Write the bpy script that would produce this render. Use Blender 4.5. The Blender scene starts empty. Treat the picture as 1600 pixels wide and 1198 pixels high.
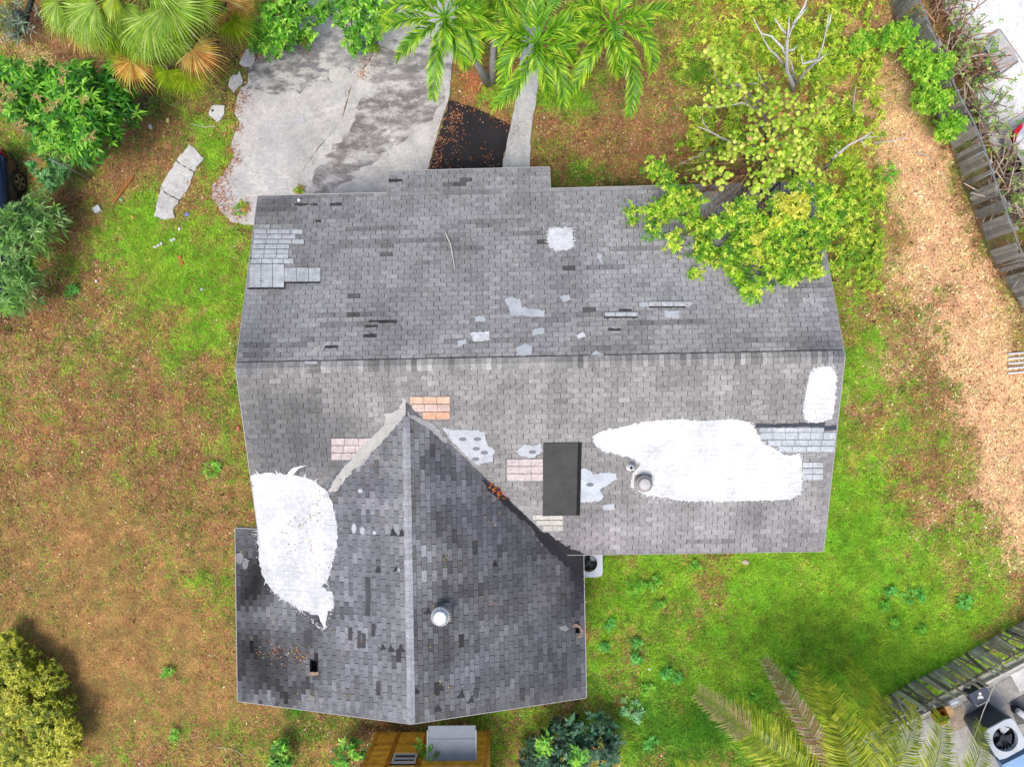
import bpy, math, random
import numpy as np
from mathutils import Vector, Matrix, Euler
rnd = random.Random(11)
rng = np.random.default_rng(11)
scene = bpy.context.scene
COL = scene.collection
# ------------------------------------------------------------------ camera
FOC, CH = 1081.0, 20.4
RX, RY, RZ = 0.0122, 0.0209, -0.0191
cam_d = bpy.data.cameras.new('camera'); cam = bpy.data.objects.new('camera', cam_d); COL.objects.link(cam)
cam.location = (0, 0, CH); cam.rotation_euler = (RX, RY, RZ)
cam_d.sensor_width = 36.0; cam_d.lens = 36.0 * FOC / 1600.0
cam_d.clip_end = 2000.0
scene.camera = cam
# ------------------------------------------------------------------ light
SUN_EL, SUN_AZ = math.radians(62), math.radians(205)      # azimuth clockwise from +Y
world = bpy.data.worlds.new('World'); scene.world = world; world.use_nodes = True
wn = world.node_tree.nodes; wl_ = world.node_tree.links
sky = wn.new('ShaderNodeTexSky'); sky.sky_type = 'NISHITA'; sky.sun_disc = False
sky.sun_elevation = SUN_EL; sky.sun_rotation = SUN_AZ; sky.dust_density = 3.0; sky.ozone_density = 0.6; sky.air_density = 0.8
wn['Background'].inputs[1].default_value = 0.15
wl_.new(sky.outputs[0], wn['Background'].inputs[0])
sun_d = bpy.data.lights.new('sun', 'SUN'); sun = bpy.data.objects.new('sun', sun_d); COL.objects.link(sun)
sun_d.energy = 1.5; sun_d.angle = math.radians(26); sun_d.color = (1.0, 0.955, 0.89)
sdir = Vector((math.sin(SUN_AZ) * math.cos(SUN_EL), math.cos(SUN_AZ) * math.cos(SUN_EL), math.sin(SUN_EL)))
sun.location = sdir * 40
sun.rotation_euler = sdir.to_track_quat('Z', 'Y').to_euler()
scene.view_settings.view_transform = 'Standard'; scene.view_settings.look = 'None'
scene.view_settings.gamma = 1.0; scene.view_settings.use_curve_mapping = False
scene.view_settings.exposure = 0.74
scene.cycles.max_bounces = 6; scene.cycles.diffuse_bounces = 3; scene.cycles.transparent_max_bounces = 16
KEXP = 1.45                                               # picture value of a level white surface
# ------------------------------------------------------------------ geometry helpers
ROT = np.array(Euler((RX, RY, RZ)).to_matrix())
CAMP = np.array([0, 0, CH])
def ray(px, py):
    d = ROT @ np.array([(px - 800) / FOC, -(py - 599) / FOC, -1.0]); return d
def G(px, py, z=0.0):
    d = ray(px, py); t = (z - CH) / d[2]; return CAMP + d * t
def proj(p):
    q = (np.atleast_2d(p) - CAMP) @ ROT
    return np.stack([800 + FOC * q[:, 0] / -q[:, 2], 599 - FOC * q[:, 1] / -q[:, 2]], 1)
def lin(c):
    c = np.asarray(c, float) / 255.0
    return np.where(c <= 0.04045, c / 12.92, ((c + 0.055) / 1.055) ** 2.4)
def C(r, g, b, k=1.0):
    return np.minimum(lin((r, g, b)) / KEXP * k, 0.86)
def hsh(ix, iy, seed):
    n = (ix.astype(np.int64) * 374761393 + iy.astype(np.int64) * 668265263 + seed * 1442695041) & 0xFFFFFFFF
    n = ((n ^ (n >> 13)) * 1274126177) & 0xFFFFFFFF
    return ((n ^ (n >> 16)) & 0xFFFF) / 65535.0
def vnoise(x, y, seed=0):
    x = np.asarray(x, float); y = np.asarray(y, float)
    ix, iy = np.floor(x), np.floor(y); fx, fy = x - ix, y - iy
    fx = fx * fx * (3 - 2 * fx); fy = fy * fy * (3 - 2 * fy)
    a, b = hsh(ix, iy, seed), hsh(ix + 1, iy, seed); c, d = hsh(ix, iy + 1, seed), hsh(ix + 1, iy + 1, seed)
    return (a + (b - a) * fx) * (1 - fy) + (c + (d - c) * fx) * fy
def fbm(x, y, seed=0, o=4):
    s, a, t = 0, 0.5, 0
    for i in range(o):
        s = s + a * vnoise(x, y, seed + i * 17); t += a; a *= 0.55; x = x * 2.03 + 5.1; y = y * 2.03 + 1.7
    return s / t
def inpoly(px, py, poly):
    px, py = np.asarray(px, float), np.asarray(py, float); r = np.zeros(px.shape, bool); n = len(poly)
    for i in range(n):
        x1, y1 = poly[i]; x2, y2 = poly[(i + 1) % n]
        if y1 == y2: continue
        k = ((y1 > py) != (y2 > py)) & (px < (x2 - x1) * (py - y1) / (y2 - y1) + x1); r ^= k
    return r
def clip(poly, cv):                                       # Sutherland-Hodgman, cv convex and CCW
    out = [tuple(p) for p in poly]
    for i in range(len(cv)):
        a, b = cv[i], cv[(i + 1) % len(cv)]; src = out; out = []
        if not src: break
        def sd(p): return (b[0] - a[0]) * (p[1] - a[1]) - (b[1] - a[1]) * (p[0] - a[0])
        for j in range(len(src)):
            p, q = src[j], src[(j + 1) % len(src)]; sp, sq = sd(p), sd(q)
            if sp >= 0: out.append(p)
            if (sp > 0 and sq < 0) or (sp < 0 and sq > 0):
                t = sp / (sp - sq); out.append((p[0] + (q[0] - p[0]) * t, p[1] + (q[1] - p[1]) * t))
    return out
def area(p):
    return 0.5 * sum(p[i][0] * p[(i + 1) % len(p)][1] - p[(i + 1) % len(p)][0] * p[i][1] for i in range(len(p)))
ORG = {}
def orgof(p): return ORG.get(p.name, np.zeros(3)) if p else np.zeros(3)
def link(o, parent=None):
    COL.objects.link(o)
    if parent: o.parent = parent
    return o
def tag(o, label=None, cat=None, group=None, kind=None):
    if label: o['label'] = label
    if cat: o['category'] = cat
    if group: o['group'] = group
    if kind: o['kind'] = kind
    return o
def thing(name, label, cat, loc, group=None):
    o = bpy.data.objects.new(name, None); COL.objects.link(o); o.empty_display_size = 0.2
    o.location = loc; ORG[o.name] = np.array(loc, float)
    return tag(o, label, cat, group)
def set_col(me, col):
    a = me.attributes.new('Col', 'FLOAT_COLOR', 'POINT')
    c = np.ones((len(me.vertices), 4), np.float32); c[:, :3] = col; a.data.foreach_set('color', c.ravel())
def np_mesh(name, V, F, col, mat, parent=None, smooth=False):  # F: (n,3) or (n,4) array
    me = bpy.data.meshes.new(name)
    V = np.asarray(V, np.float32) - orgof(parent).astype(np.float32); F = np.asarray(F, np.int32); n, k = F.shape
    me.vertices.add(len(V)); me.vertices.foreach_set('co', V.ravel())
    me.loops.add(n * k); me.loops.foreach_set('vertex_index', F.ravel())
    me.polygons.add(n); me.polygons.foreach_set('loop_start', np.arange(0, n * k, k, dtype=np.int32))
    me.update(calc_edges=True); me.materials.append(mat); set_col(me, col)
    if smooth: me.polygons.foreach_set('use_smooth', np.ones(n, bool))
    o = bpy.data.objects.new(name, me); link(o, parent); ORG[o.name] = orgof(parent)
    return o
class MB:
    def __init__(s): s.v = []; s.f = []; s.c = []
    def add(s, vs, fs, col=(1, 1, 1)):
        b = len(s.v); s.v += [tuple(map(float, p)) for p in vs]; s.f += [tuple(b + i for i in f) for f in fs]
        if np.ndim(col) == 1: s.c += [tuple(col)] * len(vs)
        else: s.c += [tuple(q) for q in col]
        return s
    def box(s, c, d, col=(1, 1, 1), rz=0.0, M=None, taper=1.0):
        x, y, z = d[0] / 2, d[1] / 2, d[2] / 2; t = taper
        P = [(-x, -y, -z), (x, -y, -z), (x, y, -z), (-x, y, -z), (-x * t, -y * t, z), (x * t, -y * t, z), (x * t, y * t, z), (-x * t, y * t, z)]
        R = M if M is not None else Matrix.Rotation(rz, 3, 'Z')
        P = [np.array(R @ Vector(p)) + np.array(c) for p in P]
        return s.add(P, [(3, 2, 1, 0), (4, 5, 6, 7), (0, 1, 5, 4), (1, 2, 6, 5), (2, 3, 7, 6), (3, 0, 4, 7)], col)
    def tube(s, pts, rad, col=(1, 1, 1), n=6, cap=True):
        pts = [np.array(p, float) for p in pts]
        if np.isscalar(rad): rad = [rad] * len(pts)
        V = []
        for i, p in enumerate(pts):
            t = pts[min(i + 1, len(pts) - 1)] - pts[max(i - 1, 0)]; t /= (np.linalg.norm(t) + 1e-9)
            a = np.cross(t, (0, 0, 1)) if abs(t[2]) < 0.9 else np.cross(t, (1, 0, 0)); a /= np.linalg.norm(a); b = np.cross(t, a)
            for k in range(n):
                q = 2 * math.pi * k / n; V.append(p + rad[i] * (a * math.cos(q) + b * math.sin(q)))
        F = [(i * n + k, i * n + (k + 1) % n, (i + 1) * n + (k + 1) % n, (i + 1) * n + k) for i in range(len(pts) - 1) for k in range(n)]
        if cap: F += [tuple(range(n - 1, -1, -1)), tuple((len(pts) - 1) * n + k for k in range(n))]
        return s.add(V, F, col)
    def lathe(s, prof, c, n=24, col=(1, 1, 1), M=None):
        V = []
        for r, z in prof:
            for k in range(n):
                q = 2 * math.pi * k / n; p = Vector((r * math.cos(q), r * math.sin(q), z))
                if M is not None: p = M @ p
                V.append(np.array(p) + np.array(c))
        F = [(i * n + k, i * n + (k + 1) % n, (i + 1) * n + (k + 1) % n, (i + 1) * n + k) for i in range(len(prof) - 1) for k in range(n)]
        F += [tuple(range(n - 1, -1, -1)), tuple((len(prof) - 1) * n + k for k in range(n))]
        return s.add(V, F, col)
    def prism(s, top, down, col=(1, 1, 1)):               # top: list of 3-D points CCW seen from above, down: 3-D offset
        n = len(top); top = [np.array(p, float) for p in top]; d = np.array(down, float)
        return s.add(top + [p + d for p in top], [tuple(range(n)), tuple(range(2 * n - 1, n - 1, -1))] + [(i, n + i, n + (i + 1) % n, (i + 1) % n) for i in range(n)], col)
    def build(s, name, mat, parent=None, smooth=False):
        me = bpy.data.meshes.new(name); o3 = orgof(parent)
        me.from_pydata([tuple(np.array(p) - o3) for p in s.v], [], s.f); me.materials.append(mat); set_col(me, np.array(s.c, np.float32))
        if smooth: me.polygons.foreach_set('use_smooth', np.ones(len(me.polygons), bool))
        o = bpy.data.objects.new(name, me); link(o, parent); ORG[o.name] = o3
        return o
# ------------------------------------------------------------------ materials
def new_mat(name):
    m = bpy.data.materials.new(name); m.use_nodes = True; nt = m.node_tree; nt.nodes.clear(); return m, nt.nodes, nt.links
def nd(N, t, **kw):
    n = N.new(t)
    for k, v in kw.items():
        if isinstance(k, str) and hasattr(n, k): setattr(n, k, v)
    return n
def noise_fac(N, L, scale, detail=4, lo=0.3, hi=0.7, to=(0.8, 1.2), coord='World', stretch=None, rotz=0.0, rough=0.6):
    src = N.new('ShaderNodeNewGeometry').outputs['Position'] if coord == 'World' else N.new('ShaderNodeTexCoord').outputs[coord]
    if stretch is not None:
        mp = N.new('ShaderNodeMapping'); mp.inputs['Scale'].default_value = stretch; mp.inputs['Rotation'].default_value = (0, 0, rotz); L.new(src, mp.inputs[0]); src = mp.outputs[0]
    nz = N.new('ShaderNodeTexNoise'); nz.inputs['Scale'].default_value = scale; nz.inputs['Detail'].default_value = detail; nz.inputs['Roughness'].default_value = rough; L.new(src, nz.inputs['Vector'])
    mr = N.new('ShaderNodeMapRange'); mr.inputs[1].default_value = lo; mr.inputs[2].default_value = hi; mr.inputs[3].default_value = to[0]; mr.inputs[4].default_value = to[1]; L.new(nz.outputs[0], mr.inputs[0])
    return mr.outputs[0]
def mul(N, L, col, fac):
    m = N.new('ShaderNodeMix'); m.data_type = 'RGBA'; m.blend_type = 'MULTIPLY'; m.inputs[0].default_value = 1.0
    L.new(col, m.inputs[6]); L.new(fac, m.inputs[7]); return m.outputs[2]
def mixc(N, L, fac, a, b):
    m = N.new('ShaderNodeMix'); m.data_type = 'RGBA'
    L.new(fac, m.inputs[0])
    for s, i in ((a, 6), (b, 7)):
        if isinstance(s, (tuple, list, np.ndarray)): m.inputs[i].default_value = (float(s[0]), float(s[1]), float(s[2]), 1)
        else: L.new(s, m.inputs[i])
    return m.outputs[2]
def col_mat(name, rough=0.8, noises=(), objcol=False, spec=0.3, metal=0.0, transl=0.0, bump=None):
    m, N, L = new_mat(name)
    at = N.new('ShaderNodeAttribute'); at.attribute_name = 'Col'; c = at.outputs['Color']
    if objcol:
        oi = N.new('ShaderNodeObjectInfo'); c = mul(N, L, c, oi.outputs['Color'])
    for kw in noises: c = mul(N, L, c, noise_fac(N, L, **kw))
    b = N.new('ShaderNodeBsdfPrincipled'); b.inputs['Roughness'].default_value = rough; b.inputs['Specular IOR Level'].default_value = spec; b.inputs['Metallic'].default_value = metal
    L.new(c, b.inputs['Base Color']); out = N.new('ShaderNodeOutputMaterial'); sh = b.outputs[0]
    if bump:
        f = noise_fac(N, L, **bump[0]); bp = N.new('ShaderNodeBump'); bp.inputs['Strength'].default_value = bump[1]; bp.inputs['Distance'].default_value = bump[2]; L.new(f, bp.inputs['Height']); L.new(bp.outputs[0], b.inputs['Normal'])
    if transl > 0:
        t = N.new('ShaderNodeBsdfTranslucent'); L.new(c, t.inputs[0]); mx = N.new('ShaderNodeMixShader'); mx.inputs[0].default_value = transl; L.new(sh, mx.inputs[1]); L.new(t.outputs[0], mx.inputs[2]); sh = mx.outputs[0]
    L.new(sh, out.inputs[0]); return m
# position of every mesh is close to world space unless its thing sits elsewhere, so object noise never repeats visibly
M_shingle = col_mat('shingle_granules', 0.95, [dict(scale=1.1, detail=5, to=(0.84, 1.14)), dict(scale=7, detail=5, to=(0.80, 1.20), rough=.7), dict(scale=24, detail=3, to=(0.82, 1.18)), dict(scale=70, detail=2, to=(0.68, 1.32)), dict(scale=4, detail=3, to=(0.93, 1.07), stretch=(0.3, 1.5, 1))], objcol=True, spec=0.15)
M_leaf = col_mat('leaf', 0.45, [dict(scale=6, detail=2, to=(0.75, 1.2))], transl=0.3, spec=0.35)
M_dry = col_mat('dry_leaf', 0.85, [dict(scale=9, detail=2, to=(0.8, 1.15))], spec=0.15)
M_grass = col_mat('grass_blade', 0.7, [], transl=0.25, spec=0.15)
M_bark = col_mat('bark', 0.9, [dict(scale=14, detail=4, to=(0.7, 1.2))], spec=0.15)
M_plain = col_mat('painted', 0.6, [dict(scale=3, detail=5, to=(0.88, 1.08)), dict(scale=40, detail=2, to=(0.93, 1.05))], spec=0.3)
M_metal = col_mat('galvanised_metal', 0.45, [dict(scale=5, detail=4, to=(0.8, 1.1))], metal=0.6, spec=0.5)
M_wood = col_mat('weathered_wood', 0.85, [dict(scale=6, detail=5, to=(0.65, 1.25)), dict(scale=50, detail=2, to=(0.85, 1.1))], spec=0.15)
M_gloss = col_mat('car_paint', 0.22, [], spec=0.6)
M_rubber = col_mat('rubber', 0.8, [dict(scale=20, detail=2, to=(0.85, 1.1))], spec=0.2)
M_soil = col_mat('soil_and_thatch', 0.95, [dict(scale=2.2, detail=6, to=(0.78, 1.2)), dict(scale=16, detail=5, to=(0.6, 1.4), rough=0.7), dict(scale=55, detail=3, to=(0.6, 1.4))], spec=0.05)
M_concrete = col_mat('worn_concrete', 0.9, [dict(scale=0.55, detail=7, to=(0.74, 1.12), rough=.65), dict(scale=2.3, detail=8, to=(0.72, 1.14), rough=0.75), dict(scale=9, detail=6, to=(0.82, 1.12), rough=0.75), dict(scale=26, detail=5, lo=0.3, hi=0.5, to=(0.55, 1.06), rough=.7)], spec=0.15)
M_glass = col_mat('dark_glass', 0.08, [], spec=0.8)
M_sheet = col_mat('felt_sheet', 0.9, [dict(scale=1.6, detail=7, to=(0.75, 1.3), rough=.7), dict(scale=90, detail=2, to=(0.85, 1.12))], spec=0.15)
def seal_mat():
    m, N, L = new_mat('roof_sealant'); at = N.new('ShaderNodeAttribute'); at.attribute_name = 'Col'; c = at.outputs['Color']
    for kw in (dict(scale=1.6, detail=6, lo=.3, hi=.62, to=(.78, 1.06)), dict(scale=9, detail=6, lo=.3, hi=.6, to=(.80, 1.04), rough=.7), dict(scale=7, detail=3, lo=.35, hi=.65, to=(.90, 1.04), stretch=(.35, 6, 1)), dict(scale=45, detail=2, lo=.3, hi=.5, to=(.93, 1.0))): c = mul(N, L, c, noise_fac(N, L, **kw))
    bk = N.new('ShaderNodeTexBrick'); bk.inputs['Scale'].default_value = 1.0; bk.inputs['Brick Width'].default_value = .305; bk.inputs['Row Height'].default_value = .1222; bk.inputs['Mortar Size'].default_value = .012; bk.inputs['Mortar Smooth'].default_value = .6; bk.inputs['Bias'].default_value = -1
    bk.inputs['Color1'].default_value = (1, 1, 1, 1); bk.inputs['Color2'].default_value = (1, 1, 1, 1); bk.inputs['Mortar'].default_value = (.72, .74, .76, 1)
    mp = N.new('ShaderNodeMapping'); mp.inputs['Location'].default_value = (.06, 4.2119, 0); L.new(N.new('ShaderNodeNewGeometry').outputs['Position'], mp.inputs[0]); L.new(mp.outputs[0], bk.inputs['Vector'])
    f = noise_fac(N, L, 1.3, 5, lo=.42, hi=.66, to=(.06, .9)); mx = N.new('ShaderNodeMix'); mx.data_type = 'RGBA'; mx.blend_type = 'MULTIPLY'; L.new(f, mx.inputs[0]); L.new(c, mx.inputs[6]); L.new(bk.outputs['Color'], mx.inputs[7])
    b = N.new('ShaderNodeBsdfPrincipled'); b.inputs['Roughness'].default_value = .75; b.inputs['Specular IOR Level'].default_value = .15; L.new(mx.outputs[2], b.inputs['Base Color']); out = N.new('ShaderNodeOutputMaterial'); L.new(b.outputs[0], out.inputs[0]); return m
M_seal = seal_mat()
M_seal_thin = col_mat('thin_sealant', 0.8, [dict(scale=4, detail=6, to=(0.8, 1.08)), dict(scale=25, detail=4, to=(0.85, 1.05))], spec=0.2)
# ------------------------------------------------------------------ ground cover (what grows or lies where)
CLS = dict(G=(116, 158, 42), D=(74, 120, 32), B=(152, 112, 78), T=(234, 188, 140), R=(194, 122, 80), O=(152, 122, 74), Y=(170, 190, 60), K=(92, 70, 52), P=(182, 134, 100))
CK = list(CLS); CBASE = dict(G=-.95, D=-1.0, B=.0, T=-1.9, R=-2.3, O=.1, Y=-2.2, K=-1.0, P=-1.3)
BL = """G 300 380 120 60 2.0;G 200 330 110 60 1.3;G 340 470 60 90 1.0;K 30 470 60 60 .6;R 60 700 90 90 .8;G 290 450 120 60 1.5;G 345 250 35 70 2.4;G 1150 950 280 130 2.2;G 1000 900 100 80 1.5;G 1400 900 180 130 2.3;G 1350 640 55 190 1.3;
G 1340 430 50 130 1.3;G 1250 1080 260 110 2.6;G 895 150 70 30 2.6;G 1330 820 60 90 1.6;G 340 920 45 60 1.5;G 300 1150 130 50 1.2;G 850 1130 90 50 1.6;G 270 590 60 110 1.0;G 330 740 30 30 1.8;G 940 1000 30 120 1.4;
G 775 135 35 30 1.8;G 1480 1000 120 60 1.8;G 1300 640 30 200 1.4;G 120 230 60 40 .8;G 230 200 80 40 .9;G 1420 700 60 60 1.0;G 380 340 25 20 1.0;
D 1080 1130 140 70 3.0;Y 1200 960 240 70 .8;D 1000 930 90 60 .8;D 1000 1000 60 110 .9;D 300 520 40 90 .9;D 1270 350 70 70 1.9;D 1390 1060 60 50 1.4;D 1110 130 40 80 1.0;D 380 650 25 160 .7;D 250 230 90 50 .9;D 560 1140 120 30 1.2;D 930 275 80 20 1.6;D 780 1160 60 40 1.5;
B 60 480 70 60 1.4;B 170 620 120 90 .7;B 950 230 110 50 2.0;B 1060 190 50 60 1.4;B 300 780 80 100 1.0;B 90 40 60 60 2.2;B 200 250 60 50 1.5;B 250 200 50 30 1.2;B 1140 180 80 60 1.0;B 60 340 60 40 .8;B 1400 960 60 40 .7;B 1090 980 70 60 1.6;B 1090 900 60 40 1.0;B 820 1080 120 20 .4;B 240 1130 140 60 .6;B 200 700 130 250 .7;B 60 700 80 150 .8;
B 1390 760 60 60 .8;B 1200 60 80 60 1.0;B 1360 650 60 30 .9;B 720 1135 90 15 1.2;
T 1370 50 50 60 2.6;T 1400 170 60 70 3.6;T 1430 260 55 70 4.2;T 1470 370 60 80 4.4;T 1520 480 70 80 4.2;T 1545 590 70 80 4.2;T 1565 700 60 90 3.8;T 1590 810 50 80 3.6;T 1320 140 50 50 2.0;T 1400 440 60 60 1.6;T 1440 560 60 60 1.6;T 1330 650 60 40 1.5;T 1500 880 70 40 1.2;T 1360 560 60 60 1.0;T 1100 985 60 40 .6;T 1440 760 80 60 1.4;T 1600 640 40 200 1.5;
R 745 125 45 45 3.6;R 365 250 22 60 2.6;R 350 320 45 25 2.6;R 890 185 50 20 2.0;R 960 200 90 30 1.4;R 90 640 90 100 1.0;R 120 420 50 60 .7;R 20 740 50 110 1.0;R 1500 420 40 60 1.2;R 1570 520 40 60 1.0;R 380 380 20 30 .9;R 1410 290 30 60 .8;R 470 75 80 20 .6;R 80 1020 60 25 1.6;
O 130 950 220 150 1.7;O 200 1080 200 140 1.6;O 160 780 150 120 .8;O 1000 250 60 30 .6;O 230 480 60 100 .5;
Y 1150 60 110 80 1.8;Y 1100 150 60 100 1.4;Y 1260 60 60 60 1.8;Y 1300 200 70 60 2.0;Y 1330 330 60 60 1.5;Y 1200 100 100 90 1.0;Y 1340 250 60 50 1.5;Y 1400 480 40 60 .9;Y 1340 920 100 60 1.1;Y 1400 1010 80 40 1.0;Y 1290 300 60 60 1.0;Y 1380 700 80 160 1.3;Y 1250 950 200 80 1.1;Y 1450 900 120 60 1.3;Y 1130 900 100 40 .9;T 1360 460 60 60 1.0;T 1380 620 50 60 .9;T 1410 820 80 50 .9;T 1180 930 80 30 .7;T 1060 930 50 30 .5;
K 50 430 60 50 1.8;K 30 520 50 40 1.5;K 180 190 60 40 1.6;K 100 310 60 40 1.4;K 330 90 60 50 2.2;K 30 20 60 40 1.5;K 940 280 60 10 1.2;K 880 1120 40 25 1.2;K 640 1140 70 15 2.4;K 1510 320 50 100 1.5;K 120 170 80 60 1.5;
P 160 640 90 90 1.5;P 30 640 60 90 1.7;P 60 820 60 60 1.3;P 250 880 80 60 .6;P 300 690 60 60 .6;P 1000 210 70 40 1.0;P 90 60 40 50 1.4;P 60 560 60 30 .8"""
BLOBS = [(b.split()[0], *map(float, b.split()[1:])) for b in BL.replace('\n', '').split(';') if b.strip()]
def cover(px, py):
    px = np.asarray(px, float); py = np.asarray(py, float)
    wx = px + 46 * (fbm(px / 60, py / 60, 3) - .5) + 16 * (fbm(px / 14, py / 14, 6, 2) - .5); wy = py + 46 * (fbm(px / 60, py / 60, 9) - .5) + 16 * (fbm(px / 14, py / 14, 8, 2) - .5)
    lg = []
    for i, k in enumerate(CK):
        l = np.full(px.shape, CBASE[k]) + 2.2 * (fbm(px / 120, py / 120, 440 + i * 7, 3) - .5) + 3.4 * (fbm(px / 38, py / 38, 40 + i * 7, 4) - .5) + 2.2 * (fbm(px / 10, py / 10, 140 + i * 7, 2) - .5)
        for (c, x, y, rx, ry, a) in BLOBS:
            if c == k: l = l + a * np.exp(-((wx - x) / rx) ** 2 - ((wy - y) / ry) ** 2)
        lg.append(l)
    lg = np.exp(1.45 * np.array(lg)); return lg / lg.sum(0)
CLIN = np.array([C(*CLS[k]) for k in CK])
ax = np.concatenate([[-400, -120, -60, -35, -25], np.arange(-20, 20.01, .1), [25, 35, 60, 120, 400]])
ay = np.concatenate([[-400, -120, -60, -30, -20], np.arange(-15.5, 15.51, .1), [20, 30, 60, 120, 400]])
gx, gy = np.meshgrid(ax, ay); gp = np.stack([gx.ravel(), gy.ravel(), 0.03 * (fbm(gx.ravel() / 1.3, gy.ravel() / 1.3, 77) - .5)], 1)
far = (np.abs(gp[:, 0]) > 21) | (np.abs(gp[:, 1]) > 16); gp[far, 2] = 0
pp = proj(gp); W = cover(pp[:, 0], pp[:, 1]); gcol = np.einsum('kn,kc->nc', W, CLIN) * (0.72 + 0.5 * fbm(gp[:, 0] * 3, gp[:, 1] * 3, 5))[:, None]
nx, ny = len(ax), len(ay); ii = (np.arange(ny - 1)[:, None] * nx + np.arange(nx - 1)[None]).ravel()
gcol[far] = gcol[~far].mean(0)
gr = np_mesh('ground', gp, np.stack([ii, ii + 1, ii + nx + 1, ii + nx], 1), gcol * 1.15, M_soil); gr['kind'] = 'structure'
# ------------------------------------------------------------------ paving
def rag(poly, step=7, amp=1.6, seed=1, keep=(), closed=True):
    r = random.Random(seed); out = []
    for i in range(len(poly) - (0 if closed else 1)):
        a, b = poly[i], poly[(i + 1) % len(poly)]; n = max(1, int(math.dist(a, b) / step)) if i not in keep else 1
        for j in range(n):
            t = j / n; x, y = a[0] + (b[0] - a[0]) * t, a[1] + (b[1] - a[1]) * t
            if j: x += r.gauss(0, amp); y += r.gauss(0, amp)
            out.append((x, y))
    if not closed: out.append(poly[-1])
    return out
def ccw3(poly, z):
    P = [G(x, y, z) for x, y in poly]
    if area([(p[0], p[1]) for p in P]) < 0: P = P[::-1]
    return P
def slab(name, poly, z, col, mat, parent=None, th=0.08):
    m = MB(); m.prism(ccw3(poly, z), (0, 0, -th), col); return m.build(name, mat, parent)
dw = bpy.data.objects.new('driveway', None); COL.objects.link(dw); dw['kind'] = 'structure'; ORG['driveway'] = np.zeros(3)
crack = [(592, 62), (575, 100), (552, 125), (545, 150), (535, 185), (512, 215), (492, 240), (476, 262), (473, 290), (466, 310), (460, 345)]
leftp = [(470, -60), (462, 20), (440, 62), (412, 82), (394, 102), (388, 128), (371, 150), (366, 178), (374, 196), (362, 222), (366, 240), (356, 262), (344, 276), (331, 290), (333, 312), (345, 330), (360, 347), (400, 352)]
o = slab('concrete_slab', rag(leftp, 6, 1.6, 2, closed=False) + rag(crack[::-1], 8, 1.2, 3, closed=False) + [(600, -60)], .035, C(220, 216, 210), M_concrete, dw)
rightp = [(x + .35, y + .1) for x, y in crack] + [(640, 345), (668, 266), (684, 206), (702, 150), (706, 100), (722, -60), (606, -60)]
o = slab('concrete_slab', rag(rightp, 9, .5, 4), .05, C(226, 222, 216), M_concrete, dw)
def sheet(name, poly, z, col, mat, parent):
    m = MB(); P = ccw3(poly, z); m.add(P, [tuple(range(len(P)))], col); q = m.build(name, mat, parent); q['kind'] = 'stuff'; return q
# old paint scuffs and moss on the slabs: worn film a few mm thick
def film(name, poly, z, col, mat, parent, seed, amp=3.0):
    return slab(name, rag(poly, 4, amp, seed), z, col, mat, parent, .006)
M_film = col_mat('worn_film', 0.9, [dict(scale=6, detail=6, to=(0.8, 1.2), rough=.75), dict(scale=30, detail=3, to=(.85, 1.12))], spec=.1)
STREAK = math.radians(-28)
def patchy(name, c0, base, lo, hi, seedoff):              # a stain: alpha comes from noise so its border breaks up
    m, N, L = new_mat(name)
    at = N.new('ShaderNodeAttribute'); at.attribute_name = 'Col'
    b = N.new('ShaderNodeBsdfPrincipled'); b.inputs['Roughness'].default_value = .9; b.inputs['Specular IOR Level'].default_value = .1
    f2 = noise_fac(N, L, 22, 4, to=(.85, 1.15)); L.new(mul(N, L, at.outputs[0], f2), b.inputs['Base Color'])
    f = noise_fac(N, L, seedoff, 7, lo=lo, hi=hi, to=(0, .8), stretch=(.8, 1.7, 1), rotz=STREAK, rough=.72)
    tr = N.new('ShaderNodeBsdfTransparent'); mx = N.new('ShaderNodeMixShader'); out = N.new('ShaderNodeOutputMaterial')
    L.new(f, mx.inputs[0]); L.new(tr.outputs[0], mx.inputs[1]); L.new(b.outputs[0], mx.inputs[2]); L.new(mx.outputs[0], out.inputs[0]); return m
M_stain = patchy('stain_film', None, None, .44, .64, 1.6)
M_stain2 = patchy('stain_film_fine', None, None, .43, .66, 2.8)
for i, (p, c, mt) in enumerate([
    ([(596, 70), (690, 90), (696, 150), (660, 200), (600, 240), (560, 270), (520, 300), (470, 320), (500, 255), (545, 205), (570, 140)], C(150, 140, 138), M_stain),
    ([(560, 160), (610, 150), (604, 205), (560, 235), (525, 235), (548, 200)], C(146, 134, 132), M_stain2),
    ([(600, 130), (655, 140), (650, 172), (612, 168)], C(150, 140, 138), M_stain2),
    ([(560, 60), (700, 60), (705, 110), (640, 112), (580, 110)], C(150, 148, 148), M_stain2)]):
    sheet('stain', rag(p, 10, 3, 60 + i), .0545 + .004 * i, c, mt, dw)
for i, (p, c) in enumerate([([(380, 80), (480, 55), (520, 130), (430, 150), (385, 140)], C(120, 120, 122)), ([(340, 280), (420, 260), (470, 310), (400, 345), (345, 325)], C(228, 228, 228)), ([(420, 60), (590, 40), (580, 110), (470, 110)], C(160, 160, 164)), ([(400, 190), (480, 180), (470, 260), (400, 270)], C(230, 230, 230))]):
    sheet('stain', rag(p, 10, 3, 80 + i), .0395 + .004 * i, c, M_stain2, dw)
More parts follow.
